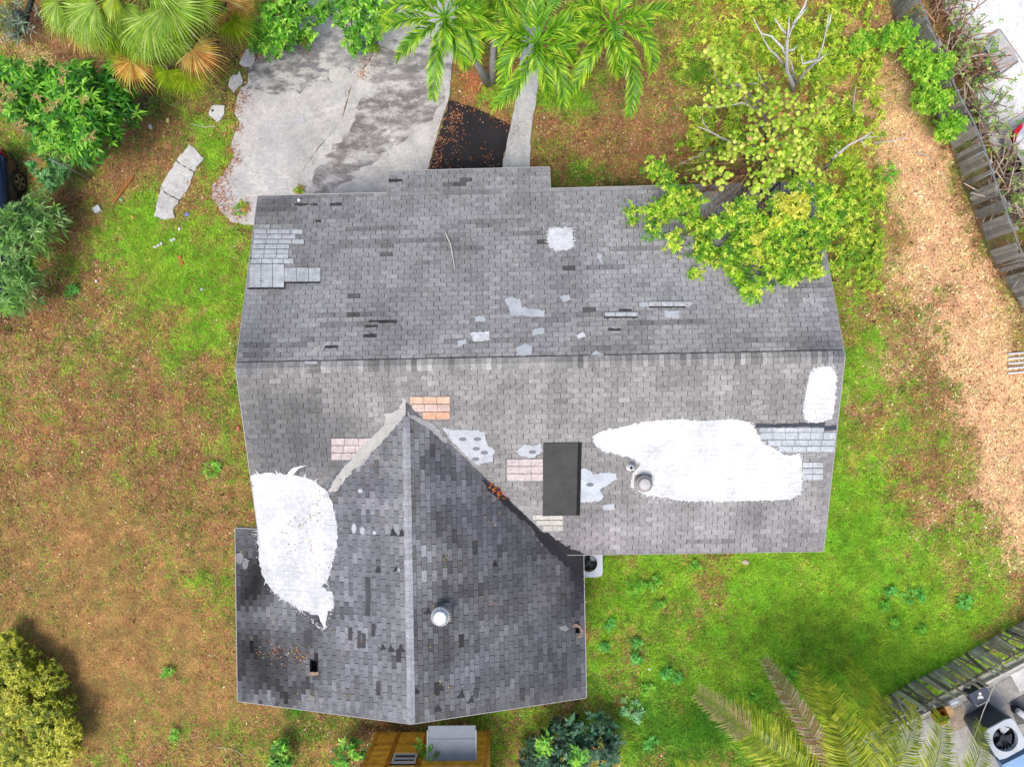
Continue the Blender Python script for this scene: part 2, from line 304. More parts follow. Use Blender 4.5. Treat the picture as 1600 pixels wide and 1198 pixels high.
# front path, mulch bed with weed fabric, broken strip of pavement
po = slab('front_path', rag([(845, -60), (842, 130), (830, 205), (826, 300), (782, 300), (786, 250), (797, 200), (812, 130), (818, -60)], 8, .5, 9), .045, C(224, 222, 218), M_concrete); po['kind'] = 'structure'
o = slab('weed_fabric', rag([(703, 156), (745, 170), (801, 196), (795, 218), (786, 240), (781, 300), (664, 300), (672, 258), (684, 215)], 6, 1.0, 11), .03, C(52, 50, 52), M_sheet, None, .02)
tag(o, 'black weed fabric sheet laid between the driveway and the front path', 'ground sheet')
for i, (p, lab) in enumerate([([(295, 226), (309, 238), (318, 247), (303, 268), (283, 257), (276, 250)], 'uppermost pale slab of the broken pavement strip in the grass'),
          ([(275, 252), (302, 269), (296, 290), (280, 312), (258, 300), (252, 290), (262, 272)], 'largest cracked slab in the middle of the broken pavement strip'),
          ([(251, 292), (257, 302), (279, 314), (270, 330), (273, 340), (258, 343), (240, 338), (244, 322)], 'crumbled lower end slab of the broken pavement strip'),
          ([(331, 165), (351, 165), (349, 180), (339, 191), (326, 180)], 'small square concrete block with a dark hole beside the driveway'),
          ([(360, 122), (374, 111), (379, 128), (365, 146), (357, 132)], 'pointed concrete lump in the grass left of the driveway'),
          ([(374, 100), (384, 78), (396, 72), (399, 90), (392, 106), (380, 104)], 'grey concrete lump at the upper left edge of the driveway')]):
    o = slab('concrete_fragment', rag(p, 5, .9, 20 + i), .06, C(228, 226, 222), M_concrete, None, .12); tag(o, lab, 'concrete slab', 'broken concrete pieces beside the driveway')
    if i == 3:
        m = MB(); q = G(332, 173, .062); m.lathe([(.035, 0), (.03, .004)], q, 10, C(30, 28, 28)); m.build('drain_hole', M_rubber, o)
PAVED = [leftp + crack[::-1] + [(600, -60)], rightp, [(845, -60), (842, 130), (826, 300), (782, 300), (812, 130), (818, -60)], [(703, 156), (745, 170), (801, 196), (781, 300), (664, 300), (684, 215)],
         [(295, 226), (318, 247), (302, 269), (279, 314), (270, 330), (273, 340), (258, 343), (240, 338), (252, 290)], [(331, 165), (351, 165), (349, 180), (339, 191), (326, 180)]]
# ------------------------------------------------------------------ house
zr, yr, xl, xr, yt, zt, yb, zb = 3.9358, .6889, -6.9569, 7.5088, 5.2787, 2.3966, -4.2119, 2.471
bx1, bx2, by = -3.5296, .721, 5.9093
wx, zw, wl, wr, wze, wy, wtop = -2.9273, 3.675, -7.7066, 1.3924, 2.3362, -7.9293, -3.4313
class Face:
    def __init__(s, O, u, v, polys):
        s.O = np.array(O, float); s.u = np.array(u, float); s.v = np.array(v, float) / np.linalg.norm(v); s.n = np.cross(s.u, s.v)
        s.polys = []
        for P in polys:
            q = [s.uv(np.array(p)) for p in P]
            if area(q) < 0: q = q[::-1]
            s.polys.append(q)
    def uv(s, p): d = np.asarray(p, float) - s.O; return (float(d @ s.u), float(d @ s.v))
    def P(s, u, v, h=0.0): return s.O + s.u * u + s.v * v + s.n * h
    def px(s, x, y, h=0.0):
        d = ray(x, y); t = ((s.O + s.n * h - CAMP) @ s.n) / (d @ s.n); return s.uv(CAMP + d * t)
    def M(s, u, v, h=0.0, rot=0.0):
        m = Matrix(((s.u[0], s.v[0], s.n[0]), (s.u[1], s.v[1], s.n[1]), (s.u[2], s.v[2], s.n[2]))) @ Matrix.Rotation(rot, 3, 'Z')
        return Matrix.Translation(Vector(s.P(u, v, h))) @ m.to_4x4()
su = (zr - zt) / (yt - yr); sl = (zr - zb) / (yr - yb); swl = (zw - wze) / (wx - wl); swr = (zw - wze) / (wr - wx)
yp = yr - (zr - zw) / sl
def zU(y): return zr - su * (y - yr)
def zL(y): return zb + sl * (y - yb)
def zWL(x): return wze + swl * (x - wl)
def zWR(x): return wze + swr * (wr - x)
yv = yb + (zWL(xl) - zb) / sl; xv = wr - (zb - wze) / swr
pU = lambda x, y: (x, y, zU(y)); pL = lambda x, y: (x, y, zL(y)); pA = lambda x, y: (x, y, zWL(x)); pB = lambda x, y: (x, y, zWR(x))
FU = Face((xr, by, zU(by)), (-1, 0, 0), (0, -1, su), [[pU(xl, yr), pU(xr, yr), pU(xr, yt), pU(xl, yt)], [pU(bx1, yt), pU(bx2, yt), pU(bx2, by), pU(bx1, by)]])
FL = Face((xl, yb, zb), (1, 0, 0), (0, 1, sl), [[pL(xl, yr), pL(wx, yr), pL(wx, yp), pL(xl, yv)], [pL(wx, yr), pL(xr, yr), pL(xr, yb), pL(xv, yb), pL(wx, yp)]])
FA = Face((wl, wtop, wze), (0, -1, 0), (1, 0, swl), [[pA(wl, wtop), pA(xl, wtop), pA(xl, wy), pA(wl, wy)], [pA(xl, yv), pA(wx, yp), pA(wx, wy), pA(xl, wy)]])
FB = Face((wr, wy, wze), (0, 1, 0), (-1, 0, swr), [[pB(wx, yp), pB(xv, yb), pB(xv, wy), pB(wx, wy)], [pB(xv, yb), pB(wr, yb), pB(wr, wy), pB(xv, wy)]])
house = thing('house', 'single-storey house under a patched grey shingle roof with a gabled wing', 'house', (0, 0, 0))
# roof deck with two rotted holes
holes = {id(FA): [FA.px(484, 1031) + FA.px(496, 1050)], id(FB): [FB.px(898, 978) + FB.px(907, 993)]}
dk = MB(); DECK = tuple(C(58, 56, 56))
for F in (FU, FL, FA, FB):
    for poly in F.polys:
        ps = [poly]
        for hq in holes.get(id(F), []):
            a0, a1 = sorted((hq[0], hq[2])); b0, b1 = sorted((hq[1], hq[3])); new = []
            for q in ps:
                for cv in ([(-99, -99), (a0, -99), (a0, 99), (-99, 99)], [(a1, -99), (99, -99), (99, 99), (a1, 99)], [(a0, -99), (a1, -99), (a1, b0), (a0, b0)], [(a0, b1), (a1, b1), (a1, 99), (a0, 99)]):
                    w = clip(q, cv)
                    if len(w) > 2 and abs(area(w)) > 1e-4: new.append(w)
            ps = new
        for q in ps: dk.prism([F.P(u, v) for u, v in q], F.n * -.09, DECK)
roof = dk.build('roof', M_sheet, house)
# tints of weathering, in photo pixels: x y rx ry r g b strength
def tints(base, s):
    L = [tuple(map(float, t.split())) for t in s.replace('\n', '').split(';') if t.strip()]
    def f(x, y):
        c = np.array(base, float)
        wx_ = x + 30 * (vnoise(x / 30., y / 30., 21) - .5); wy_ = y + 30 * (vnoise(x / 30., y / 30., 22) - .5)
        for (a, b, rx, ry, r, g, bl, st) in L:
            k = st * math.exp(-((wx_ - a) / rx) ** 2 - ((wy_ - b) / ry) ** 2); c = c * (1 - k) + np.array((r, g, bl)) * k
        return c
    return f
TU = tints((155, 155, 154), """430 325 60 22 108 108 108 .9;540 330 60 20 122 122 122 .7;480 390 60 40 130 130 130 .5;420 480 60 30 142 142 142 .5;1080 400 120 60 186 184 186 .8;1230 470 80 40 178 177 180 .7;1150 450 60 40 182 180 182 .5;
 400 545 40 40 112 112 114 .8;640 520 120 25 140 138 138 .5;720 480 120 50 158 157 158 .4;900 300 160 25 162 161 162 .5;1100 540 180 35 158 155 150 .7;720 350 110 60 148 146 147 .5;1290 545 25 30 110 110 116 .8;700 280 100 18 148 147 148 .5;780 550 200 12 168 166 165 .4;1200 520 100 30 152 149 146 .4;860 460 140 60 156 154 154 .4""")
TL = tints((158, 156, 153), """460 690 90 60 108 107 106 .95;420 640 60 40 124 123 121 .7;560 600 80 30 142 140 137 .5;560 745 40 25 98 97 96 .8;1050 830 220 40 168 163 163 .8;900 840 60 30 152 146 146 .6;1000 630 220 40 172 167 161 .7;780 640 120 50 160 157 152 .6;1240 840 60 40 150 147 148 .5;820 770 60 40 146 142 139 .6;960 745 40 40 142 138 136 .5;1300 700 14 140 150 146 152 .5;690 660 60 40 146 144 140 .5""")
TA = tints((126, 127, 132), """632 800 26 300 162 163 166 .7;395 905 40 60 40 40 42 .97;395 1012 52 24 40 40 42 .95;410 1050 66 30 52 52 54 .9;440 1075 65 14 46 46 48 .85;390 950 30 16 60 60 62 .6;480 1000 50 40 92 93 97 .7;420 960 60 20 128 129 134 .5;560 940 50 120 140 142 150 .5;500 970 25 30 70 70 72 .6;386 845 16 18 118 118 124 .5;570 770 40 40 128 128 138 .5;380 1080 20 14 120 122 128 .6""")
TB = tints((106, 106, 108), """658 850 16 300 146 147 152 .8;700 750 40 60 108 109 122 .5;690 965 45 40 84 86 92 .6;760 820 60 60 96 97 110 .6;840 860 50 40 70 71 76 .7;900 900 18 60 48 48 52 .9;890 950 20 40 60 60 66 .7;730 1060 70 40 128 130 138 .6;800 1020 90 60 116 118 126 .5;860 1010 40 60 104 106 114 .5;780 900 60 50 122 124 134 .4;900 1050 20 30 84 86 92 .6;700 690 25 30 112 112 120 .5""")
EXPO, TABW = .1275, .305
tab_me = bpy.data.meshes.new('shingle')
def tab_geo(w, e):
    a, c, h1, h2 = .0065, .011, .016, .006
    T = [(a, c, h1), (w - a, c, h1), (w - a, e + .012, h2), (a, e + .012, h2)]
    B = [(a - .002, 0, 0), (w - a + .002, 0, 0), (w - a + .002, e + .012, 0), (a - .002, e + .012, 0)]
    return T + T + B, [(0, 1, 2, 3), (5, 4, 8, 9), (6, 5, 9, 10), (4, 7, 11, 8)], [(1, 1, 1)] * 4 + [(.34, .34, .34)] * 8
_v, _f, _c = tab_geo(TABW, EXPO); tab_me.from_pydata(_v, [], _f); tab_me.materials.append(M_shingle); set_col(tab_me, np.array(_c, np.float32))
cand, bulk = [], MB()
hole_px = {id(FA): [(482, 1029), (498, 1029), (498, 1053), (482, 1053)], id(FB): [(896, 976), (909, 976), (909, 995), (896, 995)]}
def lay(F, tint, seed, dark=.05, runs=.1, jit=.055):
    r = random.Random(seed); us = [p[0] for q in F.polys for p in q]; vs = [p[1] for q in F.polys for p in q]
    hp = hole_px.get(id(F))
    for k in range(int(max(vs) / EXPO) + 1):
        v0 = min(vs) + k * EXPO; off = (.5 if k % 2 else 0) * TABW + r.gauss(0, .012); n0 = int((min(us) - off) / TABW) - 1
        run = 0; rowt = 1 + r.gauss(0, .012)
        for j in range(n0, int((max(us) - off) / TABW) + 2):
            u0 = off + j * TABW; x, y = proj(F.P(u0 + TABW / 2, v0 + EXPO / 2))[0]
            c = tint(x, y) * rowt
            if run > 0: run -= 1; c = c * .87
            elif r.random() < runs * vnoise(x / 70., y / 50., seed + 4) ** 2: run = r.randint(1, 6); c = c * .87
            if r.random() < dark * vnoise(x / 60., y / 60., seed) * 1.2: c = c * r.uniform(.6, .8)
            c = c * (1 + r.gauss(0, jit)) * (1 + (.24 * (fbm(x / 16., y / 90., seed + 70, 3) - .5) if seed < 7 else .46 * (fbm(x / 70., y / 18., seed + 70, 3) - .5)) + (.26 if seed > 6 else .18) * (fbm(x / 40., y / 40., seed + 90, 3) - .5)) * np.array((1.0, 1.0, 1.0 if seed in (5, 6) else .985)); col = C(*np.clip(c, 18, 235))
            if hp and inpoly(x, y, hp): continue
            for q in F.polys:
                rect = [(u0, v0), (u0 + TABW, v0), (u0 + TABW, v0 + EXPO), (u0, v0 + EXPO)]
                w = clip(rect, q); A = area(w) if len(w) > 2 else 0
                if A < 4e-4: continue
                if A > .999 * TABW * EXPO:
                    h = r.gauss(0, .0012); cand.append((CH - F.P(u0, v0)[2], F, u0, v0, h, r.gauss(0, .006), col))
                else:
                    hh = lambda v: .016 - (v - v0) / EXPO * .01
                    top = [F.P(u, v, hh(v)) for u, v in w]; n = len(top); bot = [F.P(u, v, 0) for u, v in w]
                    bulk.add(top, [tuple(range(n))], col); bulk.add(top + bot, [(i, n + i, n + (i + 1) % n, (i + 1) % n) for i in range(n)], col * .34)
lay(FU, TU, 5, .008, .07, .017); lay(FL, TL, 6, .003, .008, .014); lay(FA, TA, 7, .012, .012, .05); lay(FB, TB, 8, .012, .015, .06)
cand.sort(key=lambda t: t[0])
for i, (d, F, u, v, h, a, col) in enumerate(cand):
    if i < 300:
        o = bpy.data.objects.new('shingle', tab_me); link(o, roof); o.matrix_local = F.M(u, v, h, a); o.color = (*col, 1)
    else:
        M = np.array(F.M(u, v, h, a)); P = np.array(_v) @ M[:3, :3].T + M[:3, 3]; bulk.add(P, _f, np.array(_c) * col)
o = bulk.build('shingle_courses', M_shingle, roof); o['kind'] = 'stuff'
# ridge caps
def caps(F1, F2, a, b, tint, lab, half=.15, n=None, seed=3, jt=.10):
    r = random.Random(seed); a, b = np.array(a), np.array(b); Ln = np.linalg.norm(b - a); d = (b - a) / Ln; n = n or int(Ln / .1275); st = Ln / n
    me = bpy.data.meshes.new('ridge_cap')
    s1 = -F1.v; s2 = -F2.v
    V = []; 
    for x, h in ((.0, .034), (st - .006, .026)):
        for s_, q in ((s1, half), (s1, .04), (s2, 0), (s2, .04), (s2, half)):
            V.append(d * x + s_ * q + np.array([0, 0, h - (.008 if q == .04 else 0) * 0 + (.002 if q == 0 else 0)]))
    Fc = [(i, i + 1, i + 6, i + 5) for i in range(4)]
    lo = [p - np.array([0, 0, .034]) for p in V[:5]] + [p - np.array([0, 0, .026]) for p in V[5:]]
    V2 = V + V + lo
    Fc += [(10 + i + 1, 10 + i, 20 + i, 20 + i + 1) for i in range(4)] + [(15 + i, 16 + i, 26 + i, 25 + i) for i in range(4)] + [(10, 15, 25, 20), (19, 14, 24, 29)]
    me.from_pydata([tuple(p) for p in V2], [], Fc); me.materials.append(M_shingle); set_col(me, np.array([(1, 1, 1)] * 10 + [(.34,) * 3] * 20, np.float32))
    me.update()
    for i in range(n):
        p = a + d * st * i; x, y = proj(p)[0]; o = bpy.data.objects.new('ridge_cap', me); link(o, roof); o.location = p; o.rotation_euler = (0, 0, r.gauss(0, .008))
        o.color = (*C(*np.clip(np.array(tint(x, y)) * np.array((1.0, 1.0, 1.0)) * (1 + r.gauss(0, jt)), 20, 240)), 1)
caps(FU, FL, (xl, yr, zr), (xr, yr, zr), tints((166, 164, 159), '372 580 40 60 118 118 120 .8;1310 560 40 40 112 112 116 .8;600 575 120 60 166 164 160 .5;1000 565 120 60 150 148 145 .5'), 'r')
caps(FB, FA, (wx, wy, zw), (wx, yp - .35, zw), tints((172, 173, 176), '640 660 40 40 150 150 155 .8;643 1115 40 22 150 152 156 .8;644 900 40 80 190 190 194 .6'), 'r', .10, seed=9, jt=.02)
# fascia and drip edge along every free edge, 3 cm wide and proud of the shingles
fa = MB(); DE = tuple(C(178, 176, 172))
def edge(a, b, out, w=.02):
    a, b, out = np.array(a, float), np.array(b, float), np.array(out, float); up = np.array([0, 0, .020])
    t = [a + up, b + up, b + up + out * w, a + up + out * w]
    if area([(p[0], p[1]) for p in t]) < 0: t = t[::-1]
    fa.prism(t, (0, 0, -.17), DE)
edge(pU(xl, yr), pU(xl, yt), (-1, 0, 0)); edge(pL(xl, yv), pL(xl, yr), (-1, 0, 0)); edge(pU(xr, yr), pU(xr, yt), (1, 0, 0)); edge(pL(xr, yb), pL(xr, yr), (1, 0, 0))
edge(pU(xl, yt), pU(bx1, yt), (0, 1, 0)); edge(pU(bx2, yt), pU(xr, yt), (0, 1, 0)); edge(pU(bx1, by), pU(bx2, by), (0, 1, 0)); edge(pU(bx1, yt), pU(bx1, by), (-1, 0, 0)); edge(pU(bx2, yt), pU(bx2, by), (1, 0, 0))
edge(pL(xv, yb), pL(xr, yb), (0, -1, 0)); edge(pA(wl, wtop), pA(xl, wtop), (0, 1, 0)); edge(pA(wl, wtop), pA(wl, wy), (-1, 0, 0)); edge(pB(wr, yb - .035), pB(wr, wy), (1, 0, 0))
edge(pA(wl, wy), pA(wx, wy), (0, -1, 0)); edge(pB(wx, wy), pB(wr, wy), (0, -1, 0))
fa.build('fascia', M_plain, house)
wa = MB(); WC = tuple(C(214, 208, 196))
wa.prism([(xl + .45, yb + .5, 2.36), (xr - .45, yb + .5, 2.36), (xr - .45, yt - .5, 2.36), (xl + .45, yt - .5, 2.36)][::1], (0, 0, -2.4), WC)
wa.prism([(wl + .5, wy + .45, 2.30), (wr - .5, wy + .45, 2.30), (wr - .5, yb + .49, 2.30), (wl + .5, yb + .49, 2.30)], (0, 0, -2.34), WC)
for (x0, x1, xm, y, z0, zt_) in ((wl + .5, wr - .5, wx, wy + .45, 2.302, zw - .12),):
    wa.add([(x0, y, z0), (x1, y, z0), (xm, y, zt_), (x0, y + .12, z0), (x1, y + .12, z0), (xm, y + .12, zt_)], [(0, 1, 2), (5, 4, 3), (0, 3, 4, 1), (1, 4, 5, 2), (2, 5, 3, 0)], WC)
for x in (xl + .45, xr - .57):
    y0, y1 = yb + .5, yt - .5
    wa.add([(x, y0, 2.362), (x, y1, 2.362), (x, yr, zr - .12), (x + .12, y0, 2.362), (x + .12, y1, 2.362), (x + .12, yr, zr - .12)], [(2, 1, 0), (3, 4, 5), (0, 1, 4, 3), (1, 2, 5, 4), (2, 0, 3, 5)], WC)
wa.build('wall', M_plain, house)
so = MB(); SC_ = tuple(C(150, 140, 128))
for (x0, y0, x1, y1, z) in ((wr - .5, wy + .02, wr - .01, yb - .06, 2.16), (wl + .01, wy + .02, wl + .5, wtop - .02, 2.16), (xv + .6, yb + .01, xr - .02, yb + .5, 2.29), (xl + .02, yt - .5, xr - .02, yt - .01, 2.2)):
    so.prism([(x0, y0, z), (x1, y0, z), (x1, y1, z), (x0, y1, z)], (0, 0, -.015), SC_)
so.build('soffit', M_plain, house)
# ------------------------------------------------------------------ roof repairs (sub-parts of the roof)
def poly_on(name, polypx, faces, h, col, mat, seed=1, step=4, amp=1.3, spikes=0, spl=9, th=.004, parent=None, label=None, keepraw=False):
    r = random.Random(seed); base = polypx if keepraw else rag(polypx, step, amp, seed)
    cx = sum(p[0] for p in base) / len(base); cy = sum(p[1] for p in base) / len(base)
    if spikes:                                            # brush strokes: long thin spikes past the border
        out = []
        for i, (x, y) in enumerate(base):
            out.append((x, y))
            if r.random() < spikes:
                x2, y2 = base[(i + 1) % len(base)]; d = math.hypot(x - cx, y - cy) + 1e-6; a = math.atan2((y - cy), (x - cx)) + r.uniform(-.7, .7); l = r.uniform(.35, 1) * spl
                out.append(((x + x2) / 2 + math.cos(a) * l, (y + y2) / 2 + math.sin(a) * l)); out.append((x + (x2 - x) * .62, y + (y2 - y) * .62))
        base = out
    m = MB(); ok = False
    for F in faces:
        uvp = [F.px(x, y, h) for x, y in base]
        if area(uvp) < 0: uvp = uvp[::-1]
        for q in F.polys:
            w = clip(uvp, q)
            w = [p for i, p in enumerate(w) if math.dist(p, w[i - 1]) > 1e-5]
            if len(w) < 3 or abs(area(w)) < 1e-4: continue
            m.prism([F.P(u, v, h) for u, v in w], F.n * -th, col); ok = True
    if not ok: return None
    o = m.build(name, mat, parent or roof)
    if label: o['label'] = label
    return o
WHT = (.64, .645, .645); GWH = tuple(C(208, 212, 216)); CREAM = tuple(C(206, 204, 196)); TAR = tuple(C(50, 50, 54))
H0 = .022
poly_on('sealant_patch', [(925, 682), (940, 674), (985, 664), (1010, 658), (1060, 655), (1100, 657), (1150, 655), (1172, 660), (1183, 675), (1190, 690), (1216, 704), (1232, 712), (1250, 708), (1254, 740), (1252, 772), (1235, 780), (1180, 782), (1120, 784), (1065, 782), (1030, 776), (1004, 772), (985, 760), (988, 740), (1000, 728), (990, 715), (960, 710), (940, 704), (930, 695)], [FL], H0, WHT, M_seal, 2, 3, .9, .14, 8, .02, label='largest brilliant white sealant patch')
poly_on('sealant_patch', [(1272, 575), (1288, 572), (1300, 573), (1308, 590), (1305, 625), (1300, 655), (1275, 662), (1258, 655), (1255, 640), (1260, 610), (1265, 585)], [FL], H0, WHT, M_seal, 3, 2.5, .9, .16, 6, .02, label='white sealant patch at the right gable edge')
poly_on('sealant_patch', [(393, 742), (420, 738), (448, 741), (470, 744), (490, 751), (510, 766), (518, 782), (524, 805), (527, 830), (525, 862), (512, 905), (503, 916), (519, 924), (522, 950), (512, 955), (506, 984), (498, 962), (490, 960), (470, 953), (445, 938), (430, 928), (415, 910), (409, 897), (404, 870), (402, 830)], [FL, FA], H0, (.585, .59, .595), M_seal, 4, 4, 1.0, .12, 9, .02, label='white sealant patch spread over the left valley')
poly_on('sealant_patch', [(448, 742), (456, 732), (468, 728), (480, 727), (466, 732), (458, 741)], [FL], H0 + .002, WHT, M_seal, 5, 4, .4)
poly_on('sealant_patch', [(857, 358), (870, 355), (893, 355), (895, 385), (885, 391), (868, 392), (860, 386), (855, 372)], [FU], H0, WHT, M_seal, 6, 3, 1, .3, 8, .02)
for i, (p, c) in enumerate([([(788, 469), (797, 464), (812, 466), (816, 480), (838, 483), (851, 485), (851, 494), (830, 494), (815, 492), (798, 493), (795, 480)], GWH), ([(735, 519), (765, 518), (764, 531), (748, 533), (737, 531)], WHT), ([(714, 533), (728, 530), (730, 537), (716, 541)], GWH), ([(742, 494), (757, 494), (758, 502), (743, 502)], GWH),
        ([(875, 463), (888, 460), (892, 467), (880, 472)], GWH), ([(832, 515), (848, 512), (851, 521), (832, 524)], GWH), ([(806, 543), (820, 536), (831, 541), (830, 554), (808, 556)], GWH), ([(901, 525), (910, 518), (916, 525), (904, 529)], WHT), ([(921, 555), (932, 547), (945, 556), (930, 562)], GWH), ([(1037, 486), (1060, 485), (1062, 496), (1040, 496)], GWH),
        ([(998, 474), (1010, 471), (1014, 478), (1000, 479)], GWH), ([(1070, 470), (1084, 473), (1076, 480), (1070, 479)], GWH), ([(932, 395), (938, 396), (942, 412), (937, 410)], GWH), ([(484, 548), (502, 536), (500, 546), (486, 555)], tuple(C(190, 188, 184)))]):
    poly_on('sealant_patch', p, [FU], H0, c, M_seal_thin if c is not WHT else M_seal, 10 + i, 3, .7, .15, 4, .02)
poly_on('sealant_patch', [(692, 667), (703, 671), (735, 672), (756, 674), (762, 695), (771, 702), (770, 722), (757, 722), (748, 727), (735, 718), (716, 700), (701, 683)], [FL], H0, GWH, M_seal_thin, 30, 3, .8, .1, 5, .02)
for i, (x, y) in enumerate([(723, 686), (746, 686), (744, 701), (757, 707), (743, 717), (832, 706), (922, 757)]):
    poly_on('bare_spot', [(x + 6 * math.cos(t), y + 3 * math.sin(t)) for t in np.arange(0, 6.28, .6)], [FL], H0 + .004, tuple(C(140, 142, 146)), M_seal_thin, 40 + i, 3, .4)
poly_on('sealant_patch', [(806, 705), (820, 694), (832, 697), (845, 692), (849, 705), (832, 715), (814, 712)], [FL], H0, GWH, M_seal_thin, 31, 3, .8, .15, 4, .02)
poly_on('sealant_patch', [(903, 730), (916, 732), (928, 741), (950, 738), (963, 740), (964, 749), (950, 757), (938, 764), (943, 776), (936, 783), (920, 784), (903, 785)], [FL], H0, tuple(C(214, 220, 226)), M_seal_thin, 32, 3, .8, .1, 4, .02)
poly_on('sealant_patch', [(942, 789), (961, 787), (961, 796), (944, 797)], [FL], H0, GWH, M_seal_thin, 33, 3, .6)
poly_on('sealant_patch', [(630, 618), (639, 640), (622, 662), (607, 680), (588, 700), (566, 724), (545, 742), (524, 768), (512, 767), (528, 742), (552, 712), (583, 681), (600, 664), (602, 646), (618, 642), (627, 632)], [FL, FA], H0 + .003, CREAM, M_seal_thin, 34, 3.5, 1.2, .15, 6, .02, label='cream mastic run along the left valley')
poly_on('sealant_patch', [(634, 640), (644, 648), (676, 662), (700, 690), (694, 692), (668, 668), (640, 652)], [FL, FB], H0 + .003, tuple(C(176, 176, 174)), M_seal_thin, 35, 3, 1.0, .1, 4, .02)
for i, (x, y, a, b) in enumerate([(563, 767, 4, 3), (553, 825, 4, 8), (566, 829, 4, 6), (585, 832, 3, 3), (621, 890, 4, 3), (374, 872, 7, 9), (383, 880, 5, 9), (545, 725, 9, 4)]):
    poly_on('sealant_patch', [(x + a * math.cos(t), y + b * math.sin(t)) for t in np.arange(0, 6.28, .7)], [FA, FL], H0, GWH if i < 5 else tuple(C(150, 150, 154)), M_seal_thin, 50 + i, 3, .8, .2, 4, .02)
# brush strokes and drips round the big patches
def strokes(poly, F, n, seed, col, spread=5):
    r = random.Random(seed); m = MB(); cx = sum(p[0] for p in poly) / len(poly); cy = sum(p[1] for p in poly) / len(poly)
    for i in range(n):
        k = r.randrange(len(poly)); a, b = poly[k], poly[(k + 1) % len(poly)]; t = r.random(); x, y = a[0] + (b[0] - a[0]) * t, a[1] + (b[1] - a[1]) * t; dx, dy = x - cx, y - cy; q = math.hypot(dx, dy); an = math.atan2(dy, dx) + r.gauss(0, .9)
        o_ = r.gauss(0, spread * .5); x += dx / q * o_; y += dy / q * o_; l = r.uniform(1, 8) if r.random() < .6 else r.uniform(.6, 2); w = r.uniform(.25, .9); ex, ey = math.cos(an) * l, math.sin(an) * l; nx_, ny_ = -math.sin(an) * w, math.cos(an) * w
        FF = next((f for f in F if any(inpoly(*f.px(x, y), g) for g in f.polys)), None)
        if FF is None: continue
        h = H0 + .003 + r.uniform(0, .004); m.prism([FF.P(*FF.px(*p), h) for p in ((x - ex * .5, y - ey * .5), (x + nx_, y + ny_), (x + ex * .5, y + ey * .5), (x - nx_, y - ny_))][::-1], FF.n * -.003, np.array(col) * r.uniform(.75, 1))
    o = m.build('sealant_splashes', M_seal_thin, roof); o['kind'] = 'stuff'
strokes([(925, 682), (985, 664), (1060, 655), (1172, 660), (1190, 690), (1250, 708), (1254, 740), (1252, 772), (1180, 782), (1065, 782), (1004, 772), (985, 760), (1000, 728), (990, 715), (940, 704)], [FL], 420, 1, WHT, 6)
strokes([(1272, 575), (1300, 573), (1308, 590), (1300, 655), (1258, 655), (1255, 640), (1265, 585)], [FL], 160, 2, WHT, 4)
strokes([(393, 742), (470, 744), (518, 782), (527, 830), (512, 905), (522, 950), (506, 984), (470, 953), (430, 928), (404, 870)], [FL, FA], 260, 3, WHT, 5)
strokes([(857, 358), (893, 355), (895, 385), (868, 392), (855, 372)], [FU], 70, 4, WHT, 6)
strokes([(692, 667), (756, 674), (771, 702), (748, 727), (716, 700)], [FL], 60, 5, GWH, 4)
strokes([(735, 519), (765, 518), (764, 531), (737, 531)], [FU], 30, 6, GWH, 5)
# painted lip shadow: dark strip where the ridge caps end on the upper slope
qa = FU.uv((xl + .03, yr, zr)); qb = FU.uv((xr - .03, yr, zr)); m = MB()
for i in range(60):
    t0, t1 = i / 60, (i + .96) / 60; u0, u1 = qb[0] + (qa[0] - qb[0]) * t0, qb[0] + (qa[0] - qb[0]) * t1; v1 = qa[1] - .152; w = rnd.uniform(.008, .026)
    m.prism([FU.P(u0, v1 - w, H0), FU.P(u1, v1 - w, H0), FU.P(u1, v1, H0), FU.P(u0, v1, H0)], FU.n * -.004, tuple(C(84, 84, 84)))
m.build('cap_lip_shadow', M_sheet, roof)
# black tar run down the right valley, black algae strips
poly_on('tar_strip', [(757, 748), (770, 756), (790, 775), (808, 795), (822, 806), (840, 826), (858, 834), (880, 850), (902, 861), (914, 866), (912, 930), (905, 910), (893, 890), (880, 880), (868, 868), (855, 856), (843, 845), (832, 826), (818, 812), (800, 800), (785, 785), (770, 772), (760, 760)], [FB, FL], H0, TAR, M_sheet, 60, 4, 1.6, .15, 5, .02)
# light replacement shingles laid over the old ones
def row(F, x0, x1, y, hpx, wpx, col, h=.03, jit=.03, seed=1, name='replacement_shingle'):
    r = random.Random(seed); n = max(1, round((x1 - x0) / wpx)); w = (x1 - x0) / n
    for i in range(n):
        g = .35; q = [F.px(x0 + i * w + g, y + hpx - g, h), F.px(x0 + (i + 1) * w - g, y + hpx - g, h), F.px(x0 + (i + 1) * w - g, y + g, h), F.px(x0 + i * w + g, y + g, h)]
        if area(q) < 0: q = q[::-1]
        for pq in F.polys:
            w_ = clip(q, pq)
            if len(w_) > 2 and abs(area(w_)) > .002:
                m = MB(); c = np.array(col) * (1 + r.gauss(0, jit)); n_ = len(w_); top = [F.P(u, v, h) for u, v in w_]; bot = [F.P(u, v, 0.004) for u, v in w_]
                m.add(top, [tuple(range(n_))], c); m.add(top + bot, [(k, n_ + k, n_ + (k + 1) % n_, (k + 1) % n_) for k in range(n_)], c * .3); m.build(name, M_shingle, roof)
LG = C(196, 200, 201)
xls = lambda y: 397.5 - (y - 358) * .125
for i, y in enumerate((358.5, 366.2, 374, 381.8, 389.5, 396.5)): row(FU, xls(y), (473, 462, 475, 452, 451, 451)[i], y, 7.2, 19.5, LG, .03, .03, i)
